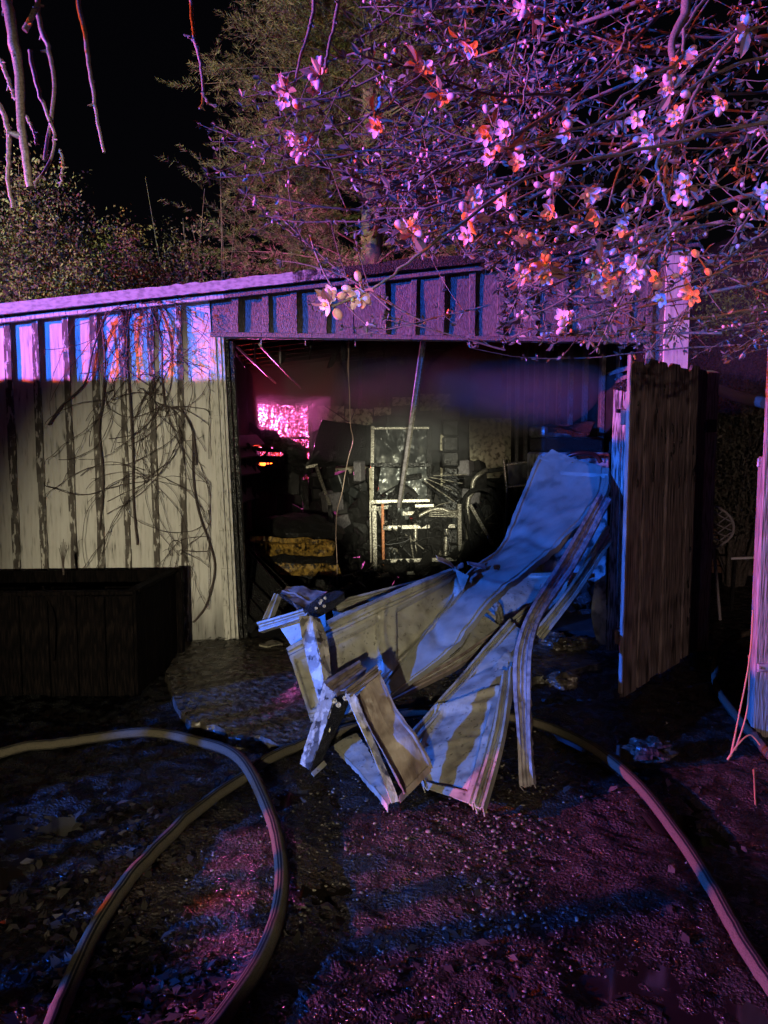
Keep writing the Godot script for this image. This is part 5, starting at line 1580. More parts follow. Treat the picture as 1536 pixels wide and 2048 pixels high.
	m.bar(Vector3(at(1462, 1117, 7.0).x + .02, -.05, at(1462, 1117, 7.0).z), at(1470, 1119, 7.0), .03, .03, Vector3(0, 0, 1), .003)
	put(m, "lath_foot", M.char, wl)
	# scrap on the apron
	var sc := thing("slate_scrap", "flat pale shard lying on the wet apron at left", "shard", "", ground(540, 1290))
	put(sheet([ground(518, 1293, .02), ground(545, 1283, .02)], [ground(535, 1297, .02), ground(566, 1288, .02)], PLAIN, {"nu": 8, "t": .012, "dent": .01}), "shard", M.plaster, sc)
	for k in 5:
		var p := ground([1110, 1135, 1165, 1125, 1300][k], [1280, 1290, 1288, 1360, 1500][k], 0.03)
		var th := thing("soot_clod", ["largest clod by the grey sheet", "middle clod before the dark right jamb", "clod nearest the jamb board foot", "ochre clod on the apron's right edge", "lone clod in the mud beyond the right hose"][k], "clod", "clods of burnt stuff on the wet ground", p)
		put(lump(Vector3(.22, .1, .16), .5, k * 3.0).shift(p), "clod", M.slab, th)

# ------------------------------------------------------------------ dead vine on the left wall
func vine() -> void:
	var t := thing("dead_vine", "tangled leafless vine hanging over the left board wall", "vine", "", gw(395, 1230, 0.03))
	var hubs := [[258, 606, 30, 40], [330, 815, 26, 24], [250, 640, 10, 14], [300, 960, 18, 18], [360, 1098, 10, 10], [225, 800, 12, 8], [350, 720, 8, 12]]
	for h in hubs:
		for k in h[3] + 1:
			var p := Vector2(h[0] + rng.randfn() * h[2] * .4, h[1] + rng.randfn() * 8)
			var ang := rng.randf_range(-PI, 0.2) if rng.randf() < 0.6 else rng.randf_range(0.2, PI - 0.2)
			var v := Vector2(cos(ang), sin(ang)) * rng.randf_range(8, 16)
			var n0 := rng.randf_range(0.04, 0.09)
			var pts := []
			var curl := rng.randfn() * 0.10
			var len_ := rng.randi_range(8, 26)
			for s in len_:
				pts.append(gw(p.x, p.y, maxf(0.035, n0 + nz.get_noise_2d(k * 30.0, s * 0.9) * 0.07)))
				p += v
				v = v.rotated(curl + rng.randfn() * 0.11) * 0.985
				v.y += 0.9
				v = v.limit_length(15.0)
				p.x = clampf(p.x, 90, 418)
				if p.y > 1225 or p.y < 585: break
			if pts.size() > 3:
				var m := MB.new()
				var r := rng.randf_range(0.0015, 0.0034)
				m.tube(cr(pts, pts.size() * 2), [r], 5)
				for q in range(2, pts.size() - 1, 2):
					if rng.randf() < 0.5:
						var d := Vector3(rng.randfn(), rng.randfn() - .6, rng.randf()).normalized() * rng.randf_range(.015, .06)
						m.tube([pts[q], pts[q] + d * .5, pts[q] + d + Vector3(0, -.012, 0)], [r * .7, r * .6, r * .3], 4)
				put(m, "stem", M.vine, t)
	for b in [[[385, 862], [392, 960], [400, 1030], [418, 1090], [429, 1140], [418, 1205], [395, 1235], [385, 1245]], [[258, 608], [256, 700], [258, 800], [262, 900], [270, 1000], [274, 1090]], [[330, 812], [365, 822], [384, 860], [388, 930]], [[205, 640], [206, 720], [203, 800], [198, 860], [205, 960], [200, 1060]], [[300, 612], [318, 680], [322, 760], [330, 815]], [[212, 615], [190, 700], [170, 765], [130, 812], [100, 850]]]:
		var pts := []
		for q in b:
			pts.append(gw(q[0] + rng.randfn() * 3, q[1], 0.045 + rng.randf() * .02))
		var m := MB.new()
		m.tube(cr(pts, 30), [0.008, 0.0075, 0.007, 0.007], 7)
		put(m, "stem", M.vine, t)

# ------------------------------------------------------------------ fire hoses
func hose_run(called: String, label: String, pts: Array, lift := []) -> void:
	var w := []
	for k in pts.size():
		var g := ground(pts[k][0], pts[k][1], -0.01)
		g.y = gh(g.x, g.z) + 0.03 + (lift[k] if k < lift.size() else 0.0)
		w.append(g)
	w = cr(w, 110)
	for k in w.size():
		var base := gh(w[k].x, w[k].z)
		var l: Vector3 = GX.affine_inverse() * w[k]
		if l.z < 1.2 and l.z > -0.2: base = maxf(base, 0.0)
		w[k].y = maxf(w[k].y, base + 0.028)
	var m := MB.new()
	m.tube(w, [0.0265], 18)
	var t := thing(called, label, "hose", "canvas fire hoses on the mud", w[0])
	put(m, "hose_body", M.hose, t)

func hoses() -> void:
	hose_run("fire_hose", "pale striped fire hose curving under the door heap across the whole yard", [[70, 2140], [105, 2050], [150, 1945], [200, 1848], [280, 1738], [395, 1622], [490, 1550], [600, 1490], [720, 1450], [830, 1428], [960, 1428], [1075, 1446], [1180, 1492], [1275, 1566], [1365, 1680], [1430, 1790], [1490, 1890], [1560, 1985], [1640, 2080]])
	hose_run("fire_hose", "striped fire hose looping at the lower left over the other hose", [[-160, 1530], [0, 1502], [140, 1480], [290, 1468], [400, 1486], [480, 1542], [535, 1622], [562, 1720], [558, 1820], [520, 1925], [450, 2030], [390, 2100], [330, 2170]], [0, 0, 0, 0, .01, .062, .01])
	hose_run("fire_hose", "far fire hose bending round by the right plank panel", [[1700, 1640], [1600, 1570], [1536, 1505], [1470, 1432], [1434, 1370], [1436, 1320], [1470, 1285], [1530, 1268], [1620, 1262]])

# ------------------------------------------------------------------ trees behind the garage
func spray_mesh(mt: Material, cnt: int, len_: float, wid: float, spread: float, seed_: int) -> ArrayMesh:
	var r := RandomNumberGenerator.new()
	r.seed = seed_
	var m := MB.new()
	for i in cnt:
		var t := r.randf()
		var p := Vector3(r.randfn() * .02, t * .7, r.randfn() * .02)
		var s := 1.0 if i % 2 else -1.0
		var d := Vector3(s * spread * r.randf_range(.5, 1.2), r.randf_range(.4, 1.0), r.randfn() * .35).normalized()
		var l := len_ * r.randf_range(.6, 1.2) * (1.1 - t * .5)
		var side := d.cross(Vector3(r.randfn(), r.randfn(), r.randfn())).normalized() * wid
		var k := side.cross(d).normalized()
		m.tri(p - side, p + side, p + d * l, k, k, k)
	var a := m.mesh()
	a.surface_set_material(0, mt)
	return a

func look_basis(d: Vector3, roll: float, s: float) -> Basis:
	var y := d.normalized()
	var x := y.cross(Vector3(0.01, 1, 0.02)).normalized()
	return (Basis(x, y, x.cross(y)) * Basis(Vector3.UP, roll)).scaled_local(Vector3(s, s, s))

func backdrop_trees() -> void:
	# tall conifer
	var base := at(740, 900, 14.5) * Vector3(1, 0, 1)
	var t := thing("conifer", "tall dense conifer with drooping boughs behind the garage roof", "conifer", "", base)
	var m := MB.new()
	m.tube([base + Vector3(0, -.1, 0), base + Vector3(.05, 6, 0), base + Vector3(0, 13, 0)], [.3, .2, .06], 10)
	put(m, "trunk", M.tbark, t)
	var meshes := [spray_mesh(M.needle, 60, .15, .006, .7, 1), spray_mesh(M.needle, 60, .13, .007, .9, 2), spray_mesh(M.needle, 54, .17, .006, .6, 3)]
	var ts := [[], [], []]
	var cs := [[], [], []]
	for i in 420:
		var y := rng.randf_range(1.8, 12.6)
		var az := rng.randf() * TAU
		var rad := (3.5 - 0.17 * (y - 2.0)) * rng.randf_range(.72, 1.12) * (1.0 + 0.22 * sin(y * 1.9 + az * 2.0))
		var p := base + Vector3(0, y, 0)
		var dir := Vector3(cos(az), 0.28, sin(az)).normalized()
		var pts := []
		var q := p
		for s in 9:
			pts.append(q)
			q += dir * rad / 8.0
			dir = (dir + Vector3(rng.randfn() * .05, -.055 + (.05 if s > 5 else 0.0), rng.randfn() * .05)).normalized()
		if sin(az) > -0.35 and i < 260:
			m = MB.new()
			m.tube(pts, [.028, .022, .018, .014, .01, .008, .006, .005, .004], 5)
			put(m, "bough", M.tbark, t)
		for k in 20:
			var f := rng.randf_range(.3, 1.0)
			var at_ := f * 8.0
			var a: Vector3 = pts[int(minf(at_, 7.0))].lerp(pts[int(minf(at_, 7.0)) + 1], at_ - int(minf(at_, 7.0)))
			a += Vector3(rng.randfn() * .16, rng.randfn() * .12, rng.randfn() * .16)
			var d := (dir + Vector3(rng.randfn() * .6, rng.randf_range(-.2, .7), rng.randfn() * .6)).normalized()
			var w := rng.randi() % 3
			ts[w].append(Transform3D(look_basis(d, rng.randf() * TAU, rng.randf_range(.55, 1.05)), a))
			var g := rng.randf_range(.7, 1.4)
			cs[w].append(Color(.05 * g, .062 * g, .024 * g))
	for w in 3:
		multi(meshes[w], ts[w], cs[w], "crown", t)
	# left shrubs and saplings
	shrub("large_shrub", "tall olive shrub left behind the garage, thick with small leaves", at(-20, 900, 11.5) * Vector3(1, 0, 1), 6.3, 2.7, 2600, Color(.055, .065, .028), 21)
	shrub("brown_shrub", "brownish twiggy shrub between the olive shrub and conifer", at(310, 900, 12.5) * Vector3(1, 0, 1), 5.5, 2.0, 1700, Color(.06, .05, .026), 22)
	shrub("low_thicket", "low reddish thicket beside the conifer foot", at(470, 900, 12.8) * Vector3(1, 0, 1), 3.9, 1.2, 420, Color(.05, .034, .02), 23)
	for k in 4:
		var b := at([425, 400, 455, 520][k], 900, [12.2, 12.6, 12.4, 12.0][k]) * Vector3(1, 0, 1)
		var s := thing("bare_sapling", ["tallest bare sapling between the thicket and conifer", "slim bare sapling nearest the brown shrub", "leaning bare sapling before the dark gap", "dark thin sapling crossing the conifer's foot"][k], "sapling", "bare saplings behind the roof", b)
		for q in 3:
			m = MB.new()
			var top: Vector3 = b + Vector3(rng.randfn() * .5 + (.5 if k == 3 else 0.0), [6.2, 5.6, 5.4, 4.6][k] - q * .5, rng.randfn() * .2)
			var mid := b.lerp(top, .5) + Vector3(rng.randfn() * .12, 0, 0)
			m.tube(cr([b + Vector3(q * .05, -.1, 0), mid, top], 10), [.025, .02, .018, .015, .012, .01, .008, .006, .005, .004, .003], 5)
			put(m, "stem", M.tbark, s)
	# lit shrub behind the window
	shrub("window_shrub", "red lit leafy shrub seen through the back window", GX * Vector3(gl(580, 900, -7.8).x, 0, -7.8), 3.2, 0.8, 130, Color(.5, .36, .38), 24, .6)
	# shrub at the right, behind the gate
	shrub("side_shrub", "dark leafy shrub beyond the garage's right corner", at(1480, 900, 8.2) * Vector3(1, 0, 1), 3.7, 0.75, 620, Color(.1, .1, .07), 25, .8)

func shrub(called: String, label: String, b: Vector3, h: float, r: float, cnt: int, col: Color, seed_: int, ls := 1.0) -> void:
	var t := thing(called, label, "shrub", "", b)
	var q := RandomNumberGenerator.new()
	q.seed = seed_
	var tips := []
	for k in 26:
		var a := q.randf() * TAU
		var reach := r * sqrt(q.randf()) * .95
		var hh := h * (1.0 - .38 * pow(reach / r, 2.0)) * q.randf_range(.72, 1.0)
		var p := []
		for s in 8:
			var f := s / 7.0
			p.append(b + Vector3(cos(a) * reach * pow(f, .8) + q.randfn() * .05, hh * f - .1, sin(a) * reach * pow(f, .8) + q.randfn() * .05))
		var m := MB.new()
		m.tube(p, [.032, .027, .022, .018, .014, .01, .007, .004], 5)
		put(m, "stem", M.tbark, t)
		tips.append(p)
	var lm := MB.new()
	for k in 26:
		var d := Vector3(q.randfn(), q.randfn() + .5, q.randfn()).normalized()
		var s := d.cross(Vector3(q.randfn(), q.randfn(), q.randfn())).normalized() * .013
		var p := Vector3(q.randfn(), q.randfn(), q.randfn()) * .09
		var n := s.cross(d).normalized()
		lm.quad(p, p + d * .025 + s, p + d * .055, p + d * .025 - s, n)
	var tw := lm.mesh()
	tw.surface_set_material(0, M.needle)
	var ts := []
	var cs := []
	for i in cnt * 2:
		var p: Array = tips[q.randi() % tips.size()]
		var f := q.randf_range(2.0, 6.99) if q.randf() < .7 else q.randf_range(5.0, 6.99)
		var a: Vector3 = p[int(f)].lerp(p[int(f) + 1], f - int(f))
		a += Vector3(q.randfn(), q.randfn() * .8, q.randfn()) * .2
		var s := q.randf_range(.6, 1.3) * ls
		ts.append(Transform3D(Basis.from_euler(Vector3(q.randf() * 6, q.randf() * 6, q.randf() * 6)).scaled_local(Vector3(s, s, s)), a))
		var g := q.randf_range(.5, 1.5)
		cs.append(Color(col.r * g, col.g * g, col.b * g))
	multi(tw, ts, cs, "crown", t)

# ------------------------------------------------------------------ the blossoming tree over the yard
var hull := PackedVector2Array()
var inner := PackedVector2Array()

func leaf_mesh(mt: Material) -> ArrayMesh:
	var m := MB.new()
	var mid := [Vector3(0, 0, 0), Vector3(0, .35, .03), Vector3(0, .7, .02), Vector3(0, 1, -.08)]
	var w := [.05, .2, .17, .0]
	for s in [1.0, -1.0]:
		for k in 3:
			var a: Vector3 = mid[k]
			var b: Vector3 = mid[k + 1]
			var c := b + Vector3(s * w[k + 1], 0, .07 if w[k + 1] > 0 else 0.0)
			var d := a + Vector3(s * w[k], 0, .07 * w[k] / .2)
			var n := Vector3(-s * .35, 0, 1).normalized()
			m.tri(a, b, c, n, n, n)
			m.tri(a, c, d, n, n, n)
	var o := m.mesh()
	o.surface_set_material(0, mt)
	return o

func petal_mesh() -> ArrayMesh:
	var m := MB.new()
	var g := []
	for j in 5:
		var row := []
		for i in 5:
			var f := j / 4.0
			var wd := sin(f * PI * .82 + .22) * .36
			var x := (i / 2.0 - 1.0) * wd
			row.append(Vector3(x, f, .10 * f * f + absf(x) * .35 - .1 * sin(f * 3.0)))
		g.append(row)
	for j in 4:
		for i in 4:
			m.quad(g[j][i], g[j][i + 1], g[j + 1][i + 1], g[j + 1][i], Vector3(0, 0, 1))
	var o := m.mesh()
	o.surface_set_material(0, M.petal)
	return o

func blossom_tree() -> void:
	for p in [[600, -200], [585, 100], [480, 195], [400, 250], [395, 340], [480, 430], [560, 520], [640, 650], [800, 700], [980, 725], [1290, 712], [1400, 720], [1560, 740], [1900, 780], [1900, -400], [620, -400]]:
		hull.append(Vector2(p[0], p[1]))
	for p in [[680, -260], [720, 60], [640, 200], [680, 330], [740, 430], [800, 500], [960, 520], [1010, 600], [1000, 690], [1280, 700], [1560, 730], [1900, 780], [1900, -400], [680, -400]]:
		inner.append(Vector2(p[0], p[1]))
	var foot := Vector3(3.6, 0, -1.5)
	var t := thing("blossoming_tree", "blossoming fruit tree reaching over the yard from the right", "tree", "", foot)
	var m := MB.new()
	m.tube(cr([foot + Vector3(0, -.15, 0), foot + Vector3(-.03, .9, -.05), foot + Vector3(.02, 1.9, -.1), foot + Vector3(-.1, 2.7, -.15)], 12), [.17, .14, .13, .12, .12, .12, .11, .11, .1, .1, .1, .09, .08], 10)
	put(m, "trunk", M.bark, t)
	var fork := foot + Vector3(-.05, 2.3, -.13)
	var limbs := [[[1900, 100, 2.2], [1560, 70, 2.3], [1300, 150, 2.3], [1060, 250, 2.4]], [[1850, 330, 2.3], [1500, 390, 2.5], [1250, 470, 2.6], [1000, 560, 2.7]], [[1800, -150, 2.0], [1450, -60, 2.1], [1180, 40, 2.2], [900, 130, 2.5]], [[1850, 520, 2.6], [1550, 560, 2.9], [1300, 610, 3.0], [1050, 660, 3.1]], [[1600, -300, 1.6], [1370, 30, 1.5], [1345, 130, 1.45], [1335, 230, 1.4]], [[1700, -250, 1.3], [1000, -420, 1.25], [400, -420, 1.15], [20, -330, 1.1]]]
	for l in limbs:
		m = MB.new()
		var w := [fork]
		w.append_array(P(l))
		m.tube(cr(w, 30), [.05, .04, .03, .024, .02, .018, .016, .015, .014, .013, .012, .011, .0105, .01, .0095, .009, .0085, .008, .0075, .007, .007, .0065, .006, .006, .0055, .005, .005, .0045, .004, .004, .0035], 8)
		put(m, "limb", M.bark, t)
	var lts := []
	var lcs := []
	var bts := []
	var tw := MB.new()
	var seeds := []
	for i in 122:
		var s := Vector2(rng.randf_range(960, 1800), rng.randf_range(-260, 670))
		var d := rng.randf_range(1.75, 3.2)
		if s.y > 500: d = rng.randf_range(2.3, 3.3)
		seeds.append([s, d, rng.randf_range(2.25, 3.15), rng.randi_range(10, 26), rng.randfn() * .03 + .012])
	# the long outer shoots that reach into the dark at left
	for e in [[960, 300, 2.9, 2.95, 22, .014], [900, 330, 2.8, 3.02, 19, .02], [860, 250, 2.7, 2.75, 18, .03], [760, 90, 2.5, 2.8, 12, .05], [880, 420, 2.6, 3.0, 14, .03], [980, 610, 2.9, 2.9, 16, .03], [620, 470, 2.7, 1.3, 9, -.06], [780, 620, 2.7, 3.9, 14, -.06], [840, 640, 2.8, 3.6, 14, .03], [1010, 700, 2.9, 3.4, 10, .02], [1130, 690, 2.9, 2.6, 9, .04], [1290, 690, 3.1, 2.8, 20, .02], [1560, 640, 3.2, 3.05, 24, .01], [1480, 690, 3.2, 3.1, 16, .01], [760, 150, 2.7, 2.7, 10, .02], [700, 190, 2.6, 2.9, 9, .04], [740, 120, 2.5, 2.3, 8, .09], [820, 200, 2.8, 2.8, 12, .01], [720, 420, 2.8, 3.2, 10, -.02]]:
		seeds.append([Vector2(e[0], e[1]), e[2], e[3], e[4], e[5]])
	for i in seeds.size():
		var e: Array = seeds[i]
		var outer := i >= 122
		var r0: float = rng.randf_range(.0028, .0065) if not outer else .0042
		var main := grow(e[0], e[1], e[2], e[3], e[4], outer)
		if main.size() < 4: continue
		m = MB.new()
		var rr := []
		for k in main.size():
			rr.append(lerpf(r0, .0016, float(k) / main.size()))
		var w := P(main)
		m.tube(w, rr, 6)
		put(m, "branch", M.bark, t)
		var runs := [main]
		for k in (5 if not outer else 2):
			var b := rng.randi_range(1, main.size() - 3)
			var sub := grow(Vector2(main[b][0], main[b][1]), main[b][2], e[2] + rng.randfn() * .6, rng.randi_range(4, 9), rng.randfn() * .05, outer)
			if sub.size() > 2:
				tw.tube(P(sub), [.0022, .002, .0016, .0014, .0012], 5)
				runs.append(sub)
		for run in runs:
			for k in range(1, run.size()):
				if rng.randf() > (.68 if not outer else .6) and k < run.size() - 1: continue
				var c := at(run[k][0], run[k][1], run[k][2])
				var dir: Vector3 = (c - at(run[k - 1][0], run[k - 1][1], run[k - 1][2])).normalized()
				var cnt := rng.randi_range(2, 5)
				if k == run.size() - 1: cnt = 5
				for q in cnt:
					var d := (dir * .5 + Vector3(rng.randfn(), rng.randfn() + .2, rng.randfn()) * .55).normalized()
					var s := rng.randf_range(.014, .03)
					lts.append(Transform3D(look_basis(d, rng.randf() * TAU, s), c + d * .004))
					var g := rng.randf_range(.7, 1.3)
					lcs.append(Color(.11 * g, .115 * g, .11 * g))
				if rng.randf() < .1:
					for q in rng.randi_range(1, 3):
						bts.append(Transform3D(Basis().scaled(Vector3.ONE * rng.randf_range(.004, .0065)), c + Vector3(rng.randfn(), rng.randfn(), rng.randfn()) * .009))
	put(tw, "twigs", M.bark, t, "stuff")
	multi(leaf_mesh(M.leaf), lts, lcs, "leaves", t)
	var sp := SphereMesh.new()
	sp.radius = 1.0; sp.height = 2.2; sp.radial_segments = 10; sp.rings = 6
	sp.material = M.bud
	multi(sp, bts, [], "small_buds", t)
	# bare hanging shoots at the top left, close to the camera
	for e in [[[[8, -330, 1.1], [12, -60, 1.05], [20, 40, 1.0], [36, 130, 1.0], [42, 240, .99], [52, 320, .98], [60, 374, .98]], .0075], [[[60, -330, 1.08], [72, -20, 1.08], [84, 60, 1.07], [100, 110, 1.07], [108, 190, 1.06], [88, 320, 1.05]], .004], [[[140, -320, 1.1], [156, -10, 1.1], [170, 60, 1.1], [178, 130, 1.1], [188, 190, 1.1], [194, 240, 1.1], [210, 304, 1.1]], .0036], [[[370, -330, 1.15], [381, -10, 1.15], [387, 60, 1.15], [397, 110, 1.15], [404, 150, 1.15], [405, 205, 1.15], [399, 218, 1.15]], .003], [[[397, 100, 1.15], [385, 78, 1.15], [368, 70, 1.15]], .0024], [[[405, 185, 1.15], [415, 205, 1.15], [434, 214, 1.15]], .0024], [[[50, 60, 1.02], [70, 20, 1.03], [74, 8, 1.04]], .004], [[[60, 100, 1.04], [72, 170, 1.04], [98, 235, 1.05], [109, 285, 1.05], [96, 330, 1.04], [68, 368, 1.02]], .0028], [[[-10, 200, 1.0], [12, 240, 1.0], [18, 300, 1.0], [16, 360, 1.0], [25, 415, 1.0]], .0036], [[[0, 120, 1.0], [18, 165, 1.0], [30, 200, 1.0]], .003], [[[120, 300, 1.05], [126, 330, 1.05], [120, 372, 1.05]], .0024], [[[50, 230, 1.03], [66, 260, 1.03], [72, 288, 1.03]], .0022], [[[640, -330, 1.3], [628, -10, 1.3], [618, 60, 1.3], [600, 120, 1.3], [586, 178, 1.3]], .0034], [[[690, -330, 1.3], [676, -10, 1.3], [668, 50, 1.3], [656, 100, 1.3], [648, 145, 1.3]], .0034]]:
		m = MB.new()
		var raw := P(e[0])
		var w := cr(raw, 26)
		var rr := []
		for k in w.size():
			w[k] += Vector3(nz2.get_noise_2d(k * 14.0, e[0][0][0]), nz2.get_noise_2d(k * 14.0, 50.0), 0) * .0035
			rr.append(e[1] * 1.08 * lerpf(1.0, .6, k / 26.0) * (1.0 + .35 * maxf(0.0, nz2.get_noise_2d(k * 40.0, 7.0))))
		m.tube(w, rr, 8)
		for k in range(3, 26, 4):
			if rng.randf() < .7:
				var d := Vector3(rng.randfn(), rng.randfn() * .4 - .3, rng.randfn()).normalized()
				m.tube([w[k], w[k] + d * e[1] * 2.6], [e[1] * .75, e[1] * .3], 6)
		put(m, "hanging_shoot", M.bark, t)
	near_blossoms(t)

func grow(p: Vector2, d: float, ang: float, steps: int, curl: float, outer := false) -> Array:
	var o := []
	var a := ang
	var drift := rng.randfn() * .012
	for k in steps:
		if not Geometry2D.is_point_in_polygon(p, hull if outer else inner): break
		o.append([p.x, p.y, d])
		p += Vector2(cos(a), sin(a)) * 27.0
		a += curl + rng.randfn() * (.09 if not outer else .05)
		d += drift
	return o

func near_blossoms(t: Node3D) -> void:
	# close twigs
	for e in [[[[1900, 200, 1.5], [1500, 250, 1.4], [1330, 290, 1.35], [1180, 320, 1.3], [1050, 360, 1.25], [930, 440, 1.2], [820, 520, 1.2], [760, 570, 1.2], [665, 612, 1.2]], .0052], [[[1800, 60, 1.5], [1500, 120, 1.45], [1350, 190, 1.4], [1180, 250, 1.35], [1000, 300, 1.3]], .0048], [[[1330, 290, 1.35], [1315, 340, 1.34], [1335, 400, 1.33], [1340, 460, 1.32], [1325, 520, 1.32]], .005], [[[1340, 460, 1.32], [1260, 500, 1.3], [1180, 540, 1.3], [1080, 550, 1.3]], .003], [[[1500, -100, 1.5], [1380, 40, 1.45], [1360, 120, 1.42], [1290, 160, 1.4], [1200, 240, 1.38], [1130, 330, 1.35], [1040, 400, 1.35], [900, 470, 1.35]], .0045], [[[1100, -100, 1.3], [1085, 60, 1.3], [1060, 130, 1.3], [1045, 220, 1.3], [1020, 290, 1.3]], .0034], [[[1000, -80, 1.35], [960, 60, 1.35], [900, 110, 1.35], [840, 150, 1.35], [760, 230, 1.35]], .0034], [[[1150, 200, 1.4], [950, 300, 1.4], [800, 300, 1.4], [700, 300, 1.4], [620, 300, 1.4]], .003], [[[1700, 420, 1.4], [1530, 400, 1.4], [1430, 370, 1.4], [1360, 380, 1.38]], .0035], [[[1900, 560, 1.6], [1600, 500, 1.5], [1400, 560, 1.45], [1280, 600, 1.4], [1150, 640, 1.4]], .0035], [[[1250, 200, 1.4], [1240, 320, 1.4], [1220, 400, 1.38], [1190, 470, 1.38], [1120, 520, 1.38]], .003], [[[1010, 160, 1.3], [900, 190, 1.3], [830, 130, 1.3]], .0026], [[[1600, 30, 1.3], [1500, 60, 1.3], [1440, 80, 1.3], [1340, 170, 1.32]], .0034], [[[1260, 30, 1.5], [1230, 120, 1.5], [1140, 210, 1.5], [1100, 260, 1.5]], .003]]:
		var m := MB.new()
		var w := cr(P(e[0]), 34)
		var rr := []
		for k in w.size():
			w[k] += Vector3(nz2.get_noise_2d(k * 12.0, e[0][0][0]), nz2.get_noise_2d(k * 12.0, 30.0), nz2.get_noise_2d(k * 9.0, 60.0)) * .008
			rr.append(e[1] * .72 * lerpf(1.0, .5, k / 34.0) * (1.0 + .3 * maxf(0.0, nz2.get_noise_2d(k * 40.0, 7.0))))
		m.tube(w, rr, 8)
		put(m, "twig", M.bark, t)
	var lf := leaf_mesh(M.rleaf)
	var pt := petal_mesh()
	var bud := SphereMesh.new()
	bud.radius = 1.0; bud.height = 2.8; bud.radial_segments = 14; bud.rings = 8
	bud.material = M.bud
	var bud2 := bud.duplicate()
	bud2.material = M.petal
	var stm := SphereMesh.new()
	stm.radius = .0032; stm.height = .006; stm.radial_segments = 8; stm.rings = 4
	stm.material = M.stamen
	# [px, py, depth, open flowers, buds, leaves]
	for c in [[1065, 30, 1.3, 0, 3, 3], [835, 128, 1.3, 0, 2, 3], [920, 78, 1.35, 1, 2, 3], [575, 185, 1.3, 0, 3, 4], [640, 152, 1.3, 0, 4, 3], [748, 230, 1.35, 0, 3, 2], [612, 300, 1.4, 1, 4, 3], [1012, 298, 1.3, 1, 3, 4], [1124, 245, 1.35, 0, 1, 4], [1260, 150, 1.4, 0, 0, 4], [1365, 112, 1.42, 1, 1, 2], [1345, 182, 1.32, 0, 3, 2], [1496, 56, 1.3, 0, 2, 4], [1358, 256, 1.35, 1, 0, 1], [1300, 278, 1.35, 1, 3, 3], [1105, 378, 1.3, 0, 5, 3], [1182, 388, 1.3, 1, 0, 1], [1376, 378, 1.38, 1, 1, 3], [1250, 432, 1.33, 0, 2, 1], [1166, 445, 1.35, 0, 1, 1], [936, 428, 1.25, 0, 4, 4], [958, 410, 1.25, 0, 2, 3], [826, 468, 1.2, 0, 3, 3], [1202, 524, 1.3, 1, 2, 4], [1268, 522, 1.3, 0, 4, 1], [724, 582, 1.2, 0, 3, 5], [660, 604, 1.2, 0, 3, 3], [1090, 532, 1.3, 0, 3, 3], [1042, 552, 1.32, 0, 2, 3], [1140, 640, 1.4, 0, 3, 3], [1522, 402, 1.4, 0, 2, 3], [1386, 592, 1.45, 0, 2, 2], [1326, 556, 1.35, 0, 3, 0], [1056, 478, 1.35, 0, 2, 2], [985, 250, 1.3, 0, 2, 3], [880, 190, 1.3, 0, 1, 2], [1215, 560, 1.35, 0, 4, 2], [1440, 200, 1.4, 0, 2, 2], [1010, 420, 1.3, 0, 1, 2], [1400, 520, 1.45, 0, 2, 2]]:
		var o := at(c[0], c[1], c[2])
		for k in (int(c[3]) + (2 if c[4] >= 3 else 1)):
			var f := Node3D.new()
			f.name = numbered(t, "blossom")
			t.add_child(f)
			var nrm := (Vector3(0, EYE, 0) - o).normalized() + Vector3(rng.randfn(), rng.randfn(), rng.randfn()) * .35 + Vector3(-.5, -.1, 0)
			nrm = nrm.normalized()
			var x := nrm.cross(Vector3(.1, 1, .1)).normalized()
			var y := nrm.cross(x)
			var fo := o + Vector3(rng.randfn(), rng.randfn(), rng.randfn()) * .014
			f.position = fo - t.position
			for q in 5:
				var a := TAU * q / 5.0 + rng.randf() * .3
				var yy := (x * cos(a) + y * sin(a) + nrm * rng.randf_range(.1, .5)).normalized()
				var xx := yy.cross(nrm).normalized()
				var s := rng.randf_range(.0135, .018)
				inst(pt, "petal", Transform3D(Basis(xx, yy, xx.cross(yy)).scaled_local(Vector3(s, s, s)), fo + yy * .002), f)
			for q in 3:
				inst(stm, "stamen", Transform3D(Basis(), fo + nrm * .007 + Vector3(rng.randfn(), rng.randfn(), rng.randfn()) * .002), f)
		for k in c[4]:
			var d := Vector3(rng.randfn(), rng.randfn(), rng.randfn() * .6 + .3).normalized()
			var r := rng.randf_range(.0048, .0078)
			var p := o + d * rng.randf_range(.014, .028)
			inst(bud if rng.randf() < .55 else bud2, "bud", Transform3D(look_basis(d, rng.randf() * 6, r), p), t)
			var m := MB.new()
			m.tube([o, o + d * .012 + Vector3(0, .002, 0), p], [.0014], 5)
			put(m, "bud_stalk", M.rleaf, t)
		for k in c[5]:
			var d := Vector3(rng.randfn(), rng.randfn() + .3, rng.randfn()).normalized()
			var s := rng.randf_range(.026, .042)
			inst(lf, "leaf", Transform3D(look_basis(d, rng.randf() * 6, s), o + d * .005), t)

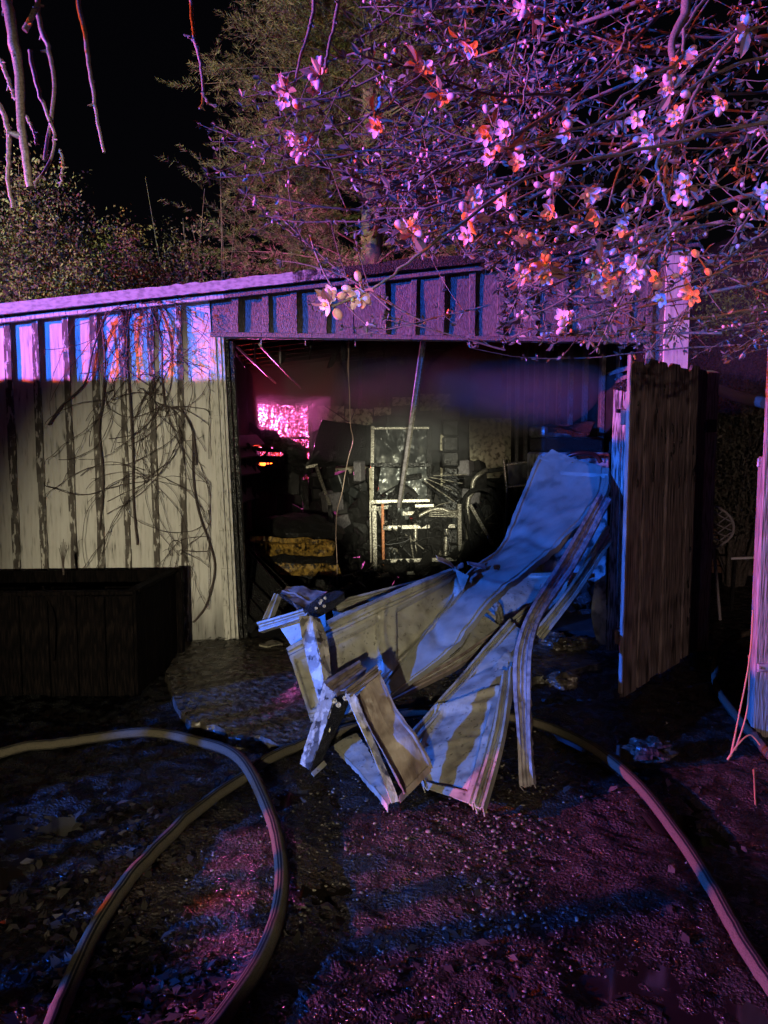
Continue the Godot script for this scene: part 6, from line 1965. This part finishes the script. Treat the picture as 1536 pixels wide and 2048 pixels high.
# ------------------------------------------------------------------ smoke
func smoke() -> void:
	for e in [["smoke", "thin smoke filling the upper garage", GX * Vector3(1.55, 1.95, -2.9), Vector3(4.0, 1.4, 5.2), .05, GX.basis], ["smoke", "blue lit smoke bank under the right of the garage ceiling", GX * Vector3(2.6, 2.05, -1.6), Vector3(1.7, 1.0, 2.4), .22, GX.basis], ["smoke", "middle wisp of smoke under the garage ceiling", GX * Vector3(1.7, 2.1, -2.6), Vector3(1.6, .6, 2.0), .14, GX.basis], ["smoke", "low wisp of smoke before the right inner wall", GX * Vector3(2.3, 1.75, -3.2), Vector3(1.5, .7, 1.6), .16, GX.basis], ["smoke", "denser smoke glowing above the back window", gw(545, 770, -4.6), Vector3(2.0, 1.5, 1.3), 1.0, GX.basis], ["smoke", "bluish smoke drifting past the right of the garage", at(1530, 650, 5.4), Vector3(1.5, 1.3, 2.2), .05, Basis()]]:
		var f := FogVolume.new()
		f.name = numbered(self, e[0])
		f.shape = RenderingServer.FOG_VOLUME_SHAPE_ELLIPSOID
		f.size = e[3]
		f.transform = Transform3D(e[5], e[2])
		var m := FogMaterial.new()
		m.density = e[4]
		m.albedo = Color(.8, .8, .82)
		f.material = m
		add_child(f)
		tag(f, e[1], "smoke", "", "stuff")
